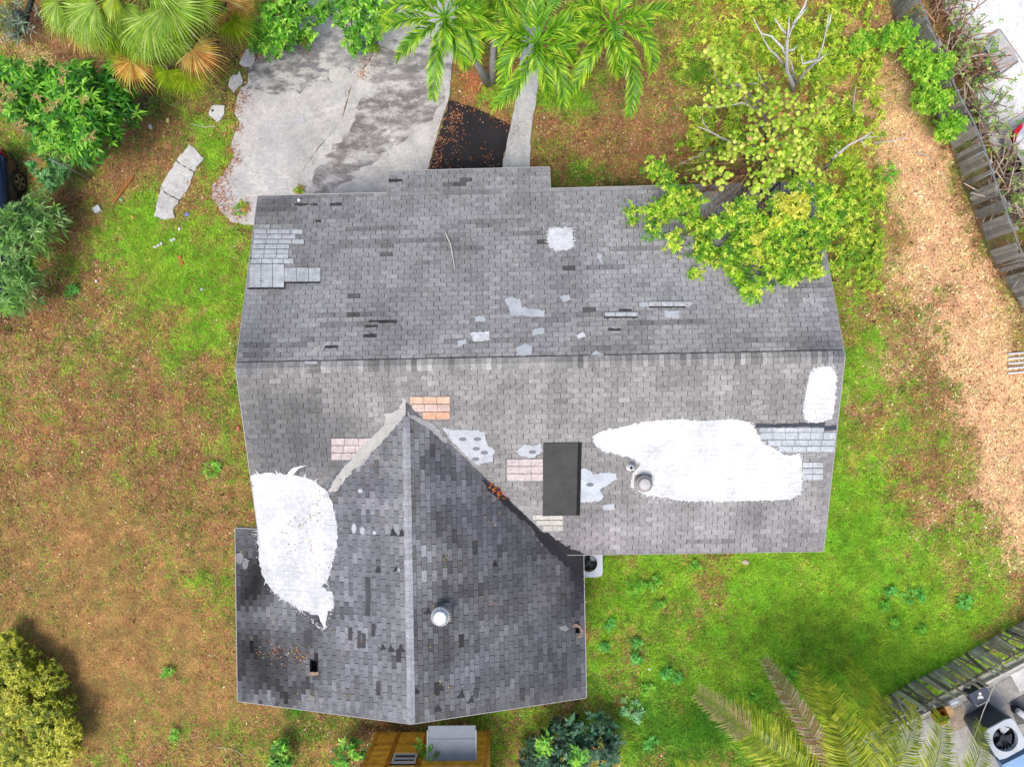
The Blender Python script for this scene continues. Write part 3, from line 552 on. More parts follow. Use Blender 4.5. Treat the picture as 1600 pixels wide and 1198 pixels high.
row(FU, xls(404), 459, 404, 8, 19, LG, .036, .03, 8); row(FU, xls(420), 444, 412.5, 36.5, 19, LG, .04, .03, 9); row(FU, 444, 501, 418, 22, 19, LG, .04, .03, 10)
row(FU, 945, 996, 487.5, 7, 17, C(200, 204, 204), .045, .03, 11); row(FU, 1014, 1072, 471, 7.5, 19.5, C(204, 206, 206), .045, .03, 12)
row(FU, 955, 970, 517, 4, 16, C(196, 196, 194), .034, .03, 13); row(FU, 476, 496, 564, 5, 19, C(196, 197, 198), .034, .03, 14)
OR = [C(232, 190, 166), C(226, 196, 182), C(228, 178, 148)]
for i, y in enumerate((619.5, 631.5, 643.5)): row(FL, (640, 644, 660)[i], 703, y, 11.5, 20, OR[i], .03, .05, 20 + i)
for i, y in enumerate((684.5, 696, 707.5)): row(FL, 517.5, (581, 574, 566)[i], y, 11.2, 19, C(206, 192, 188), .03, .02, 24 + i)
for i, y in enumerate((717, 728.5, 740)): row(FL, 792, 848.5, y, 11.2, 19, C(214, 200, 196), .03, .03, 28 + i)
for i, y in enumerate((804, 812.5, 821)): row(FL, (832, 838, 848)[i], 880, y, 8.2, 20, C(202, 198, 186), .03, .03, 32 + i)
for i, y in enumerate((668, 675.5, 687, 697)): row(FL, (1186, 1188, 1200, 1216)[i], (1288, 1306, 1305, 1304)[i], y, (7.2, 11, 9.6, 9)[i], 20, C(196, 202, 206), .028, .02, 36 + i)
for i, y in enumerate((722, 731.5, 741)): row(FL, 1254, 1286, y, 9, 17, C(200, 204, 206), .03, .02, 42 + i)
poly_on('torn_gap', [(1180, 662), (1288, 660), (1290, 667), (1182, 668)], [FL], H0 + .004, tuple(C(78, 82, 90)), M_sheet, 62, 6, .8)
poly_on('torn_gap', [(1288, 666), (1307, 665), (1307, 671), (1288, 673)], [FL], H0 + .005, tuple(C(74, 80, 90)), M_sheet, 63, 6, .6)
poly_on('torn_gap', [(386, 449.5), (444, 449), (444, 441), (501, 439.5), (501, 442), (446, 443.5), (446, 451.5), (386, 452)], [FU], H0, tuple(C(60, 60, 62)), M_sheet, 64, 6, .3)
poly_on('torn_gap', [(391, 402), (451, 401), (451, 403.5), (391, 404.5)], [FU], H0, tuple(C(60, 60, 62)), M_sheet, 65, 6, .3)
poly_on('torn_gap', [(944, 494), (996, 493.5), (996, 496.5), (944, 497)], [FU], H0, tuple(C(50, 50, 52)), M_sheet, 66, 6, .3)
poly_on('torn_gap', [(1014, 478), (1072, 478), (1072, 480.5), (1014, 481)], [FU], H0, tuple(C(66, 66, 68)), M_sheet, 67, 6, .3)
for i, (x0, y0, x1, y1) in enumerate([(570, 508, 590, 511), (568, 522, 588, 527), (508, 540, 528, 544), (967, 483, 987, 486), (950, 513, 970, 516), (606, 280, 628, 284), (592, 500, 620, 505), (576, 500, 608, 503), (460, 318, 496, 321), (515, 317, 534, 321), (493, 343, 501, 348)]):
    poly_on('torn_gap', [(x0, y0), (x1, y0), (x1, y1), (x0, y1)], [FU], H0, tuple(C(72, 72, 74)), M_sheet, 70 + i, 4, .5)
for i, (x, y, s, mir) in enumerate([(629, 832, 6, 1), (615, 831, 6, 1), (590, 889, 5, -1), (618, 888, 5, -1), (639, 957, 5, -1), (668, 953, 6, -1), (640, 1078, 4, -1), (651, 1078, 5, 1), (627, 1012, 6, 1), (612, 1012, 6, 1), (598, 1010, 5, 1), (641, 672, 4, 1), (631, 668, 4, 1), (688, 1073, 6, -1), (720, 1083, 7, -1), (736, 1092, 6, -1), (774, 880, 5, 1), (685, 1105, 6, 1)]):
    poly_on('torn_gap', [(x - s * mir, y + s), (x + s * mir, y + s), (x - s * mir * .3, y - s)][::1], [FA, FB], H0, tuple(C(66, 66, 70)), M_sheet, 90 + i, 3, .5)
for i, (x0, y0, x1, y1) in enumerate([(571, 902, 578, 962), (544, 980, 550, 1000), (558, 985, 564, 1012), (580, 974, 586, 994), (565, 990, 571, 1012), (475, 985, 486, 1012), (588, 1064, 594, 1086), (771, 875, 778, 895), (488, 1050, 500, 1062), (740, 1075, 748, 1090)]):
    poly_on('torn_gap', [(x0, y0), (x1, y0), (x1, y1), (x0, y1)], [FA, FB], H0, tuple(C(84, 84, 88)), M_sheet, 110 + i, 6, .4)
poly_on('hole_rim', [(893, 980), (898, 974), (907, 977), (912, 987), (908, 996), (900, 996), (905, 992), (907, 986), (904, 980), (898, 980)], [FB], H0 + .006, tuple(C(168, 140, 124)), M_wood, 130, 3, .6)
poly_on('hole_rim', [(872, 978), (884, 976), (890, 981), (883, 986), (876, 984)], [FB], H0 + .004, tuple(C(150, 150, 154)), M_seal_thin, 131, 3, .8)
poly_on('hole_rim', [(482, 1050), (497, 1049), (498, 1053), (490, 1055), (483, 1053)], [FA], H0 + .004, tuple(C(170, 146, 120)), M_wood, 132, 3, .5)
# felt sheet nailed over the slope
o = poly_on('felt_sheet', [(849, 692.5), (909, 691.5), (906, 805), (848, 806)], [FL], .05, tuple(C(82, 82, 80)), M_sheet, 140, 30, .2, th=.045, label='black roofing felt rectangle')
poly_on('felt_edge', [(903, 692), (909, 691.5), (906, 805), (900.5, 805)], [FL], .054, tuple(C(40, 40, 42)), M_sheet, 141, 30, .2, th=.01, parent=roof)
# ------------------------------------------------------------------ vents
def turbine(F, x, y, r, hgt, lab, ctint, loc_h=0.0, seed=1):
    u, v = F.px(x, y); p = F.P(u, v, .02); n_base = MB()
    b = MB(); q = [F.P(u + a, v + c_, .028) for a, c_ in ((-r * 1.0, -r * 1.0), (r * 1.0, -r * 1.0), (r * 1.0, r * 1.0), (-r * 1.0, r * 1.0))]; b.prism(q, F.n * -.02, tuple(C(150, 144, 136)))
    vent = b.build('roof_vent', M_metal, house); vent['label'] = lab
    k = MB(); k.lathe([(r * .62, -.12), (r * .62, .14)], p, 20, tuple(C(170, 165, 155))); k.build('collar', M_metal, vent)
    prof = [(r * .60, .14), (r * .9, .17), (r, .23), (r * .96, .29), (r * .75, .34), (r * .42, .365), (r * .12, .375)]
    d = MB(); d.lathe([(a * .93, z) for a, z in prof], p, 28, ctint * .55); d.build('inner_drum', M_metal, vent, True)
    f = MB()
    for i in range(24):
        a = 2 * math.pi * i / 24; L_ = []
        for (rr, z) in prof:
            for da in (0, .16): L_.append(np.array([rr * math.cos(a + da), rr * math.sin(a + da), z + (.0 if da else -.012)]) + p)
        f.add(L_, [(2 * j, 2 * j + 1, 2 * j + 3, 2 * j + 2) for j in range(len(prof) - 1)], ctint)
    fo = f.build('vane', M_plain, vent); fo['kind'] = 'stuff'
    t = MB(); t.lathe([(r * .78, .338), (r * .5, .366), (r * .1, .382), (.01, .384)], p, 24, ctint); t.build('cap', M_plain, vent, True)
turbine(FB, 690, 957, .235, .37, 'white turbine vent on the dark wing slope', C(250, 250, 250))
turbine(FL, 1004, 753, .215, .37, 'grey turbine vent beside the largest white patch', C(214, 208, 204))
u, v = FL.px(984, 729); p = FL.P(u, v, 0); m = MB(); m.lathe([(.11, .028), (.09, .05), (.062, .07), (.062, .26), (.038, .262)], p, 16, tuple(C(226, 226, 226))); o = m.build('vent_pipe', M_plain, house, True)
m = MB(); m.lathe([(.038, .255), (.036, .2622)], p + [0, 0, .003], 14, tuple(C(22, 22, 22))); m.build('bore', M_rubber, o)
# ------------------------------------------------------------------ loose things on the roof
m = MB(); pts = [(696, 363), (699, 371), (704, 382), (706, 392), (708, 403), (711, 421)]; m.tube([FU.P(*FU.px(x, y), .04) for x, y in pts], [.012, .02, .018, .02, .016, .012], tuple(C(222, 216, 200)), 6)
tag(m.build('stick', M_bark), 'long pale bare stick lying on the upper roof slope', 'stick')
m = MB(); m.lathe([(.012, .0), (.045, .012), (.05, .04), (.03, .06)], FU.P(*FU.px(468, 314), .02), 12, tuple(C(245, 245, 245))); tag(m.build('ball', M_plain, None, True), 'small white ball on the roof near the upper left eave', 'ball')
def litter(name, pts, F, sizes, cols, seed, n, spread):
    r = random.Random(seed); V, Fc, Cc = [], [], []
    for i in range(n):
        (x, y) = pts[r.randrange(len(pts))]; x += r.gauss(0, spread); y += r.gauss(0, spread)
        FF = next((f for f in F if any(inpoly(*f.px(x, y), q) for q in f.polys)), None)
        if FF is None: continue
        u, v = FF.px(x, y); a = r.uniform(0, 6.28); L_ = r.uniform(*sizes); w = L_ * r.uniform(.3, .6); ca, sa = math.cos(a), math.sin(a); b = len(V); h = H0 + .005
        for (p_, q_, z) in ((-L_ / 2, 0, 0), (0, -w / 2, .012), (L_ / 2, 0, .004), (0, w / 2, .012)): V.append(FF.P(u + p_ * ca - q_ * sa, v + p_ * sa + q_ * ca, h + z))
        Fc += [(b, b + 1, b + 2), (b, b + 2, b + 3)]; c = C(*cols[r.randrange(len(cols))]) * r.uniform(.7, 1.2); Cc += [c] * 4
    o = np_mesh(name, np.array(V), np.array(Fc), np.array(Cc), M_dry); o['kind'] = 'stuff'; return o
litter('fallen_leaves', [(766, 757), (772, 762), (776, 764), (782, 772)], [FB, FL], (.03, .08), [(214, 110, 50), (190, 90, 44), (225, 150, 80), (90, 60, 40)], 1, 70, 5)
sp = [(440, 845), (450, 855), (480, 850), (505, 880), (495, 800), (470, 815), (480, 810), (500, 790), (455, 830), (425, 980), (430, 995), (440, 1010), (480, 1020), (476, 1025), (420, 1022), (460, 1020), (455, 995), (376, 875), (380, 872), (520, 770), (600, 715), (640, 760), (600, 720), (590, 725), (560, 740), (580, 780), (700, 880), (770, 800), (720, 870), (690, 1080), (760, 940), (560, 1080), (500, 1090), (460, 1100), (550, 1085), (700, 1000), (600, 800), (540, 1000)]
litter('fallen_leaves', sp, [FA, FB, FL], (.025, .055), [(196, 190, 60), (214, 150, 70), (160, 110, 60), (230, 220, 110), (170, 80, 60)], 2, 380, 12)
litter('fallen_leaves', [(500, 300), (700, 330), (900, 330), (820, 430), (600, 370), (760, 260), (1050, 430), (1100, 450), (1190, 420), (700, 410), (780, 400)], [FU], (.02, .05), [(196, 170, 110), (230, 226, 215), (170, 120, 80)], 3, 160, 40)
litter('fallen_leaves', [(430, 1022), (460, 1018), (478, 1022), (470, 1030), (425, 1018), (440, 1012), (400, 1015)], [FA], (.03, .07), [(214, 150, 70), (170, 110, 80), (200, 180, 170), (120, 80, 60)], 4, 110, 7)
# ------------------------------------------------------------------ plants
def rosettes(cent, k, L, wr_, cols, pitch=(-.3, .6), r=rng, lj=.3, fold=.18, droop=.25, petiole=.0):
    """leaves set in whorls round each centre; every leaf is a folded, drooping blade of 4 triangles. Returns V, F, col"""
    cent = np.asarray(cent, float); n = len(cent) * k; c = np.repeat(cent, k, 0)
    a = (np.tile(np.arange(k) * 2 * np.pi / k, len(cent)) + np.repeat(r.uniform(0, 6.28, len(cent)), k) + r.normal(0, .25, n))
    p = r.uniform(*pitch, n); l = L * (1 + r.normal(0, lj, n)).clip(.35, 1.8); w = l * wr_ * r.uniform(.8, 1.2, n)
    d = np.stack([np.cos(a) * np.cos(p), np.sin(a) * np.cos(p), np.sin(p)], 1); s = np.stack([-np.sin(a), np.cos(a), r.normal(0, .3, n)], 1); s /= np.linalg.norm(s, axis=1)[:, None]; up = np.cross(d, s)
    up *= np.sign(up[:, 2:3] + 1e-6)
    b = c + d * (petiole * l)[:, None]; m = b + d * (l * .5)[:, None] + up * (l * .05)[:, None]; t = b + d * l[:, None] - np.array([0, 0, 1.0]) * (l * droop)[:, None]
    e1 = m + s * (w / 2)[:, None] + up * (w * fold)[:, None]; e2 = m - s * (w / 2)[:, None] + up * (w * fold)[:, None]
    V = np.stack([b, e1, t, e2, m], 1).reshape(-1, 3); i = np.arange(n)[:, None] * 5
    F = np.concatenate([i + [[0, 4, 1]], i + [[1, 4, 2]], i + [[2, 4, 3]], i + [[3, 4, 0]]], 0)
    ci = r.integers(0, len(cols), len(cent)); cl = np.array([C(*q) for q in cols])[np.repeat(ci, k)] * r.uniform(.72, 1.28, n)[:, None] * 1.4
    return V, F, np.repeat(cl.clip(0, .8), 5, 0)
def join(parts):
    V, F, Cc, o = [], [], [], 0
    for v, f, c in parts: V.append(v); F.append(f + o); Cc.append(c); o += len(v)
    return np.concatenate(V), np.concatenate(F), np.concatenate(Cc)
def blob_centres(n, pts, r=rng):
    """n whorl centres on uneven domes; pts rows: px, py, z_top, radius m, height m"""
    pts = np.asarray(pts, float); wgt = pts[:, 3] ** 2; i = r.choice(len(pts), n, p=wgt / wgt.sum()); out = np.zeros((n, 3))
    base = np.array([G(p[0], p[1], p[2]) for p in pts])
    q = r.normal(0, 1, (n, 3)); q /= np.linalg.norm(q, axis=1)[:, None]; q[:, 2] = np.abs(q[:, 2]) ** .8
    rad = r.uniform(.55, 1.05, n)
    out = base[i] + np.stack([q[:, 0] * rad * pts[i, 3], q[:, 1] * rad * pts[i, 3], (q[:, 2] * rad - 1) * pts[i, 4]], 1)
    return out
def limbs(mb, base, tips, r0, col, seed=1, joint=.45, wig=.12, n=6):
    """a trunk that divides towards the tips"""
    r = random.Random(seed); base = np.array(base, float); cen = np.mean(np.array(tips), 0); fork = base + (cen - base) * joint
    mb.tube([base - [0, 0, .05], base + (fork - base) * .5 + [r.gauss(0, .05), r.gauss(0, .05), 0], fork], [r0 * 1.25, r0, r0 * .8], col, 7)
    for t in tips:
        t = np.array(t, float); L_ = np.linalg.norm(t - fork); pts = [fork]
        for k in (1, 2, 3): pts.append(fork + (t - fork) * k / 4 + np.array([r.gauss(0, wig), r.gauss(0, wig), r.gauss(0, wig * .6)]) * L_ * .4)
        pts.append(t); mb.tube(pts, [r0 * .6, r0 * .45, r0 * .34, r0 * .24, r0 * .1], col, 5)
def bush(name, label, cat, pts, n, k, L, wr_, cols, basepx, r0=.05, stem=(120, 100, 80), group=None, kw={}, ntips=6, seed=1, bark=True):
    g = G(basepx[0], basepx[1], 0); t = thing(name, label, cat, tuple(g), group); rr = np.random.default_rng(seed + 100)
    cs = blob_centres(n, pts, rr); V, F, c = rosettes(cs, k, L, wr_, cols, r=rr, **kw); o = np_mesh('crown', V, F, c, M_leaf, t); o['kind'] = 'stuff'
    m = MB(); idx = rr.choice(len(cs), min(ntips, len(cs)), replace=False); limbs(m, g, [cs[i] - [0, 0, .05] for i in idx], r0, tuple(C(*stem)), seed); m.build('trunk' if r0 > .045 else 'stem', M_bark, t, True)
    return t, cs
GRN = [(58, 128, 26), (84, 158, 36), (112, 180, 42), (44, 104, 24), (140, 196, 60)]
# broad tree with panicles at the upper left
MG = [(30, 120, 2.9, .75, .8), (95, 130, 3.1, .85, .9), (150, 150, 2.6, .7, .9), (65, 180, 2.8, .7, .9), (120, 200, 2.5, .7, .9), (165, 115, 2.4, .5, .8), (20, 150, 2.9, .6, .9), (110, 165, 3.1, .7, .9), (-20, 120, 2.9, .8, 1), (95, 225, 2.0, .42, .6), (175, 170, 2.0, .4, .7), (60, 225, 1.8, .35, .5), (130, 225, 1.2, .3, .4)]
t, cs = bush('mango_tree', 'broad glossy green tree with sandy flower spikes at the upper left', 'tree', MG, 900, 9, .21, .26, GRN, (110, 165), .11, (110, 96, 80), seed=3, kw=dict(pitch=(-.35, .45), droop=.2))
def panicle(px, py, z, R, n, seed):
    r = np.random.default_rng(seed); b = G(px, py, z); V, F, Cc = [], [], []; m = MB()
    for i in range(n):
        d = r.normal(0, 1, 3); d[2] = abs(d[2]) * .6; d /= np.linalg.norm(d); e = b + d * R * r.uniform(.5, 1); m.tube([b, (b + e) / 2 + [0, 0, .02], e], [.008, .006, .004], tuple(C(226, 190, 120)), 3, False)
        for j in range(7):
            f = e - d * R * r.uniform(0, .6); s = r.normal(0, 1, 3) * R * .16; m.tube([f, f + s], [.007, .004], tuple(C(236, 204, 140) * r.uniform(.8, 1.2)), 3, False)
    return m
for i, (x, y, R, n) in enumerate([(8, 70, .38, 16), (35, 82, .32, 16), (62, 84, .34, 18), (50, 95, .3, 12), (78, 98, .26, 10), (5, 140, .3, 10), (60, 155, .17, 10), (33, 198, .26, 16), (3, 165, .26, 12), (95, 125, .2, 8), (85, 160, .22, 8), (75, 170, .2, 8), (140, 212, .24, 7), (130, 155, .2, 6), (20, 150, .2, 8), (100, 110, .2, 8)]):
    panicle(x, y, 3.05 if y < 190 else 2.7, R, n, 200 + i).build('flower_spike', M_dry, t)
bush('shrub', 'round-leaved green shrub growing through the chain link beside the dark blue car', 'shrub', [(68, 268, 1.1, .32, .5), (84, 262, 1.0, .3, .4), (50, 258, 1.1, .18, .3), (72, 283, .8, .25, .4)], 60, 7, .13, .6, [(84, 150, 74), (110, 176, 100), (64, 128, 50), (130, 190, 110)], (66, 268), .03, seed=5, kw=dict(droop=.1))
OLE = [(100, 148, 70), (126, 168, 90), (80, 126, 54), (152, 186, 110), (112, 166, 56)]
bush('oleander_bush', 'tall grey-green narrow-leaved bush at the left edge under the car', 'bush', [(15, 335, 1.9, .5, .8), (45, 325, 1.7, .45, .7), (70, 345, 1.5, .35, .5), (20, 370, 2.1, .55, .9), (-25, 355, 2.3, .7, 1), (52, 305, 1.0, .28, .5), (10, 325, 1.7, .3, .5), (40, 350, 1.8, .5, .7)], 230, 8, .22, .17, OLE, (45, 345), .05, seed=6, kw=dict(pitch=(-.2, .7)))
bush('oleander_bush', 'lower grey-green narrow-leaved bush at the left edge over dark leaf litter', 'bush', [(5, 430, 2.1, .6, .8), (25, 415, 1.7, .4, .6), (15, 460, 1.7, .5, .7), (-20, 440, 2.3, .7, 1), (8, 482, 1.2, .3, .5), (35, 440, 1.3, .3, .5)], 150, 8, .23, .16, OLE, (30, 445), .05, seed=7, kw=dict(pitch=(-.2, .7)))
YG = [(158, 166, 38), (180, 186, 46), (126, 142, 34), (204, 204, 70), (98, 118, 32)]
bush('bushy_tree', 'dense small-leaved olive tree crown filling the lower left corner', 'tree', [(12, 1045, .95, .6, .6), (58, 1070, .95, .55, .7), (0, 1110, 1.0, .8, .6), (55, 1130, 1.1, .65, .7), (88, 1110, .8, .38, .5), (20, 1180, 1.0, .75, .6), (80, 1170, 1.1, .5, .7), (5, 1012, .8, .42, .5), (-30, 1085, 1.1, .8, .7)], 2300, 7, .10, .36, YG, (80, 1085), .09, seed=8, kw=dict(pitch=(-.2, .8)))
bush('bush', 'bright yellow-green small-leaved bush in front of the lower left tree', 'bush', [(70, 1165, 1.05, .5, .5), (92, 1150, 1.2, .38, .5), (60, 1195, 1.05, .5, .5), (96, 1185, 1.1, .35, .5), (20, 1060, 1.05, .4, .3), (10, 1100, 1.15, .4, .3)], 760, 7, .09, .36, [(176, 178, 40), (200, 200, 64), (150, 160, 38), (214, 210, 94)], (92, 1125), .05, seed=9, kw=dict(pitch=(-.1, .8)))
DB = [(52, 96, 66), (70, 116, 84), (40, 78, 52), (90, 136, 100), (34, 64, 44)]
bush('shrub', 'dark blue-green broad-leaved shrub at the bottom edge right of the shed', 'shrub', [(880, 1165, 1.3, .6, .8), (920, 1150, 1.2, .5, .7), (940, 1180, 1.3, .55, .7), (850, 1185, 1.1, .5, .7), (890, 1200, 1.4, .6, .8), (830, 1190, .8, .35, .5), (955, 1155, .9, .35, .5)], 210, 8, .17, .44, DB, (890, 1150), .04, seed=10, kw=dict(pitch=(-.2, .7)))
bush('shrub', 'small lime green shrub inside the dark shrub at the bottom edge', 'shrub', [(850, 1170, 1.5, .22, .3), (905, 1190, 1.5, .25, .3)], 36, 8, .15, .4, [(96, 160, 60), (120, 190, 70), (150, 204, 60)], (868, 1160), .02, seed=11)
for i, (lab, pts, b) in enumerate([('bright green leafy shrub in front of the timber shed window', [(655, 1172, 1.5, .16, .5), (672, 1185, 1.7, .3, .4), (690, 1192, 1.6, .3, .4), (660, 1195, 1.6, .3, .4)], (672, 1175)), ('bright green shrub left of the timber shed', [(530, 1188, 1.0, .35, .5), (555, 1180, 1.0, .28, .5), (575, 1190, 1.1, .25, .5), (540, 1165, .8, .22, .4)], (550, 1170)), ('small bright green sprout at the bottom edge below the left roof corner', [(433, 1170, .7, .22, .3), (430, 1190, .7, .3, .4), (440, 1198, .7, .25, .3)], (436, 1172))]):
    bush('shrub', lab, 'shrub', pts, 60, 8, .13, .38, [(92, 160, 40), (130, 196, 50), (70, 130, 34), (160, 214, 80)], b, .025, seed=20 + i)
UG = [(84, 150, 34), (110, 180, 44), (140, 204, 54), (62, 118, 28), (164, 214, 80)]
bush('shrub', 'bright green shrub at the top edge right of the fan palm', 'shrub', [(395, 15, 1.6, .5, .6), (430, 25, 1.8, .6, .7), (465, 20, 1.6, .5, .7), (420, 55, 1.3, .45, .6), (400, 60, 1.0, .35, .5), (450, 48, 1.3, .45, .6), (480, -10, 1.6, .5, .6), (385, 40, 1.0, .3, .5), (430, -20, 1.8, .6, .7)], 420, 7, .13, .42, UG, (432, 60), .05, seed=30, kw=dict(droop=.15))
bush('shrub', 'bright green shrub at the top edge left of the feather palms', 'shrub', [(545, 20, 1.6, .5, .6), (565, 45, 1.5, .4, .6), (575, 10, 1.6, .45, .6), (545, 60, 1.0, .28, .4), (555, 75, .8, .22, .3), (520, 5, 1.4, .35, .5), (600, 20, 1.5, .35, .5), (585, 50, 1.2, .25, .4), (500, 15, 1.3, .25, .4), (560, -20, 1.6, .6, .6)], 330, 7, .12, .42, UG, (566, 70), .04, seed=31, kw=dict(droop=.15))
for i, (x, y, s, lab) in enumerate([(476, 62, .2, 'small green weed on the driveway below the top edge shrubs'), (584, 74, .16, 'small green weed in the driveway crack near the feather palms'), (377, 325, .22, 'round green weed tuft on the driveway corner next to the roof'), (466, 296, .14, 'small yellow weed tuft where the driveway crack meets the roof')]):
    bush('weed', lab, 'weed', [(x, y, .16, s, .12)], 16, 7, .1, .35, [(110, 160, 40), (150, 180, 60), (190, 150, 70)], (x, y), .012, seed=40 + i)
# ------------------------------------------------------------------ tree leaning over the roof corner
TP = [(990, 333, 18), (1018, 332, 17), (1020, 360, 18), (1055, 372, 19), (1088, 350, 26), (1040, 322, 26), (1068, 300, 26), (1030, 262, 20), (1048, 282, 18), (1075, 318, 20), (1015, 255, 14), (1088, 430, 19), (1058, 392, 9), (1105, 392, 22), (1125, 352, 20), (1150, 395, 26), (1168, 372, 24), (1120, 400, 18), (1185, 390, 24), (1160, 432, 18), (1178, 452, 18), (1192, 440, 12), (1148, 412, 18), (1165, 325, 22), (1188, 345, 28), (1215, 425, 22), (1235, 425, 22), (1222, 405, 22), (1250, 400, 24), (1266, 425, 18), (1270, 402, 22), (1245, 380, 22), (1232, 345, 22), (1220, 320, 18), (1255, 315, 20), (1268, 350, 22), (1285, 375, 20), (1258, 290, 20), (1200, 365, 22), (1140, 340, 16), (1095, 310, 14), (1300, 340, 22), (1292, 300, 20), (1320, 320, 20), (1210, 385, 20), (1280, 420, 12), (1100, 368, 16)]
tg = G(1205, 262, 0); tree = thing('overhanging_tree', 'bright green bushy tree leaning over the upper right roof corner', 'tree', tuple(tg)); rr = np.random.default_rng(77)
TG = [(132, 184, 36), (162, 204, 46), (188, 218, 62), (80, 134, 28), (208, 224, 80), (104, 160, 34)]
pts = [(x, y, 3.1 + .5 * rnd.random() + (.5 if x > 1120 else 0), r_ / (84. if x < 1112 else 74.), r_ / 70.) for x, y, r_ in TP]
cs = blob_centres(2500, pts, rr); cs += rr.normal(0, .07, cs.shape); V, F, c = rosettes(cs, 8, .088, .36, TG, r=rr, droop=.25, pitch=(-.5, .7)); np_mesh('crown', V, F, c, M_leaf, tree)['kind'] = 'stuff'
ypt = [(1245, 318, 4.0, .38, .25), (1225, 335, 3.9, .3, .2), (1190, 372, 3.8, .2, .2), (1185, 392, 3.8, .15, .2)]
V, F, c = rosettes(blob_centres(130, ypt, rr), 9, .09, .4, [(206, 206, 60), (188, 196, 56), (214, 214, 90)], r=rr); np_mesh('young_leaves', V, F, c, M_leaf, tree)['kind'] = 'stuff'
m = MB(); limbs(m, tg, [G(p[0], p[1], p[2] - .25) for p in pts[::3]], .10, tuple(C(118, 96, 80)), 5, .35, .2); m.build('trunk', M_bark, tree, True)
m = MB(); r = random.Random(4)
for i in range(46):
    a = (r.uniform(1160, 1200), r.uniform(235, 290)); b = (a[0] - r.uniform(40, 125), a[1] + r.uniform(-8, 75)); z = r.uniform(2.9, 3.5); p0, p2 = G(*a, z), G(*b, z - r.uniform(0, .3)); m.tube([p0, (p0 + p2) / 2 + [0, 0, r.uniform(.05, .25)], p2], [.012, .01, .005], tuple(C(*r.choice([(150, 104, 72), (120, 84, 66), (176, 140, 100), (96, 70, 60)]))), 4, False)
for i in range(26):
    a = (r.uniform(1188, 1200), r.uniform(300, 330)); b = (a[0] + r.gauss(0, 9), a[1] + r.uniform(10, 45)); z = r.uniform(3.2, 3.5); m.tube([G(*a, z), G(*b, z - .1)], [.01, .006], tuple(C(*r.choice([(150, 120, 96), (120, 90, 80), (170, 150, 120)]))), 4, False)
m.build('vine_stems', M_bark, tree)['kind'] = 'stuff'
# sea grape with round leaves
sg = G(1210, 215, 0); sgt = thing('sea_grape_tree', 'sparse tree with round pale green leaves beside the overhanging tree', 'tree', tuple(sg))
SP = [(1108, 80, 10), (1118, 90, 9), (1130, 98, 10), (1140, 112, 10), (1150, 122, 8), (1108, 155, 14), (1128, 150, 14), (1145, 152, 10), (1160, 145, 8), (1195, 150, 18), (1215, 155, 20), (1232, 160, 14), (1205, 172, 16), (1245, 190, 14), (1280, 168, 14), (1296, 178, 12), (1270, 180, 14), (1180, 205, 16), (1198, 212, 18), (1220, 218, 18), (1238, 225, 16), (1254, 212, 16), (1262, 228, 14), (1150, 232, 16), (1135, 240, 12), (1170, 240, 14), (1188, 225, 14), (1212, 240, 14), (1258, 262, 12), (1268, 272, 12), (1246, 250, 12), (1118, 268, 14), (1105, 275, 12), (1130, 280, 10), (1190, 290, 14), (1200, 272, 12), (1210, 262, 12), (1180, 285, 10), (1222, 195, 14), (1188, 300, 10), (1145, 325, 8), (1225, 250, 12)]
rr = np.random.default_rng(78); m = MB(); SC = [(176, 204, 62), (200, 216, 84), (146, 188, 46), (212, 220, 104), (160, 200, 52), (190, 208, 70)]
def disc_leaf(mb, p, R, col, r):
    ax_ = np.array([r.normal(0, .3), r.normal(0, .3), 1.0]); ax_ /= np.linalg.norm(ax_); a = np.cross(ax_, [1, 0, 0]); a /= np.linalg.norm(a); b = np.cross(ax_, a); n = 8; q0 = r.uniform(0, 6.28); V = [p + ax_ * .01]
    for k in range(n):
        q = q0 + 2 * math.pi * k / n; V.append(p + R * (a * math.cos(q) * 1.05 + b * math.sin(q)) + ax_ * (.018 * math.cos(2 * (q - q0))))
    mb.add(V, [(0, 1 + k, 1 + (k + 1) % n) for k in range(n)], col)
for x, y, s in SP:
    for k in range(int(7 + s * 1.25)):
        p = G(x + rr.normal(0, s * .75), y + rr.normal(0, s * .75), 3.3 + rr.uniform(0, .9)); cc = C(*SC[rr.integers(len(SC))]) * rr.uniform(1.0, 1.7)
        if rr.random() < .045: cc = C(*[(226, 160, 90), (214, 130, 70), (230, 186, 120)][rr.integers(3)])
        disc_leaf(m, p, rr.uniform(.035, .066), cc, rr)
m.build('crown', M_leaf, sgt)['kind'] = 'stuff'
m = MB(); limbs(m, sg, [G(x, y, 3.5) for x, y, s in SP[::4]], .07, tuple(C(176, 164, 150)), 8, .4, .16); m.build('trunk', M_bark, sgt, True)
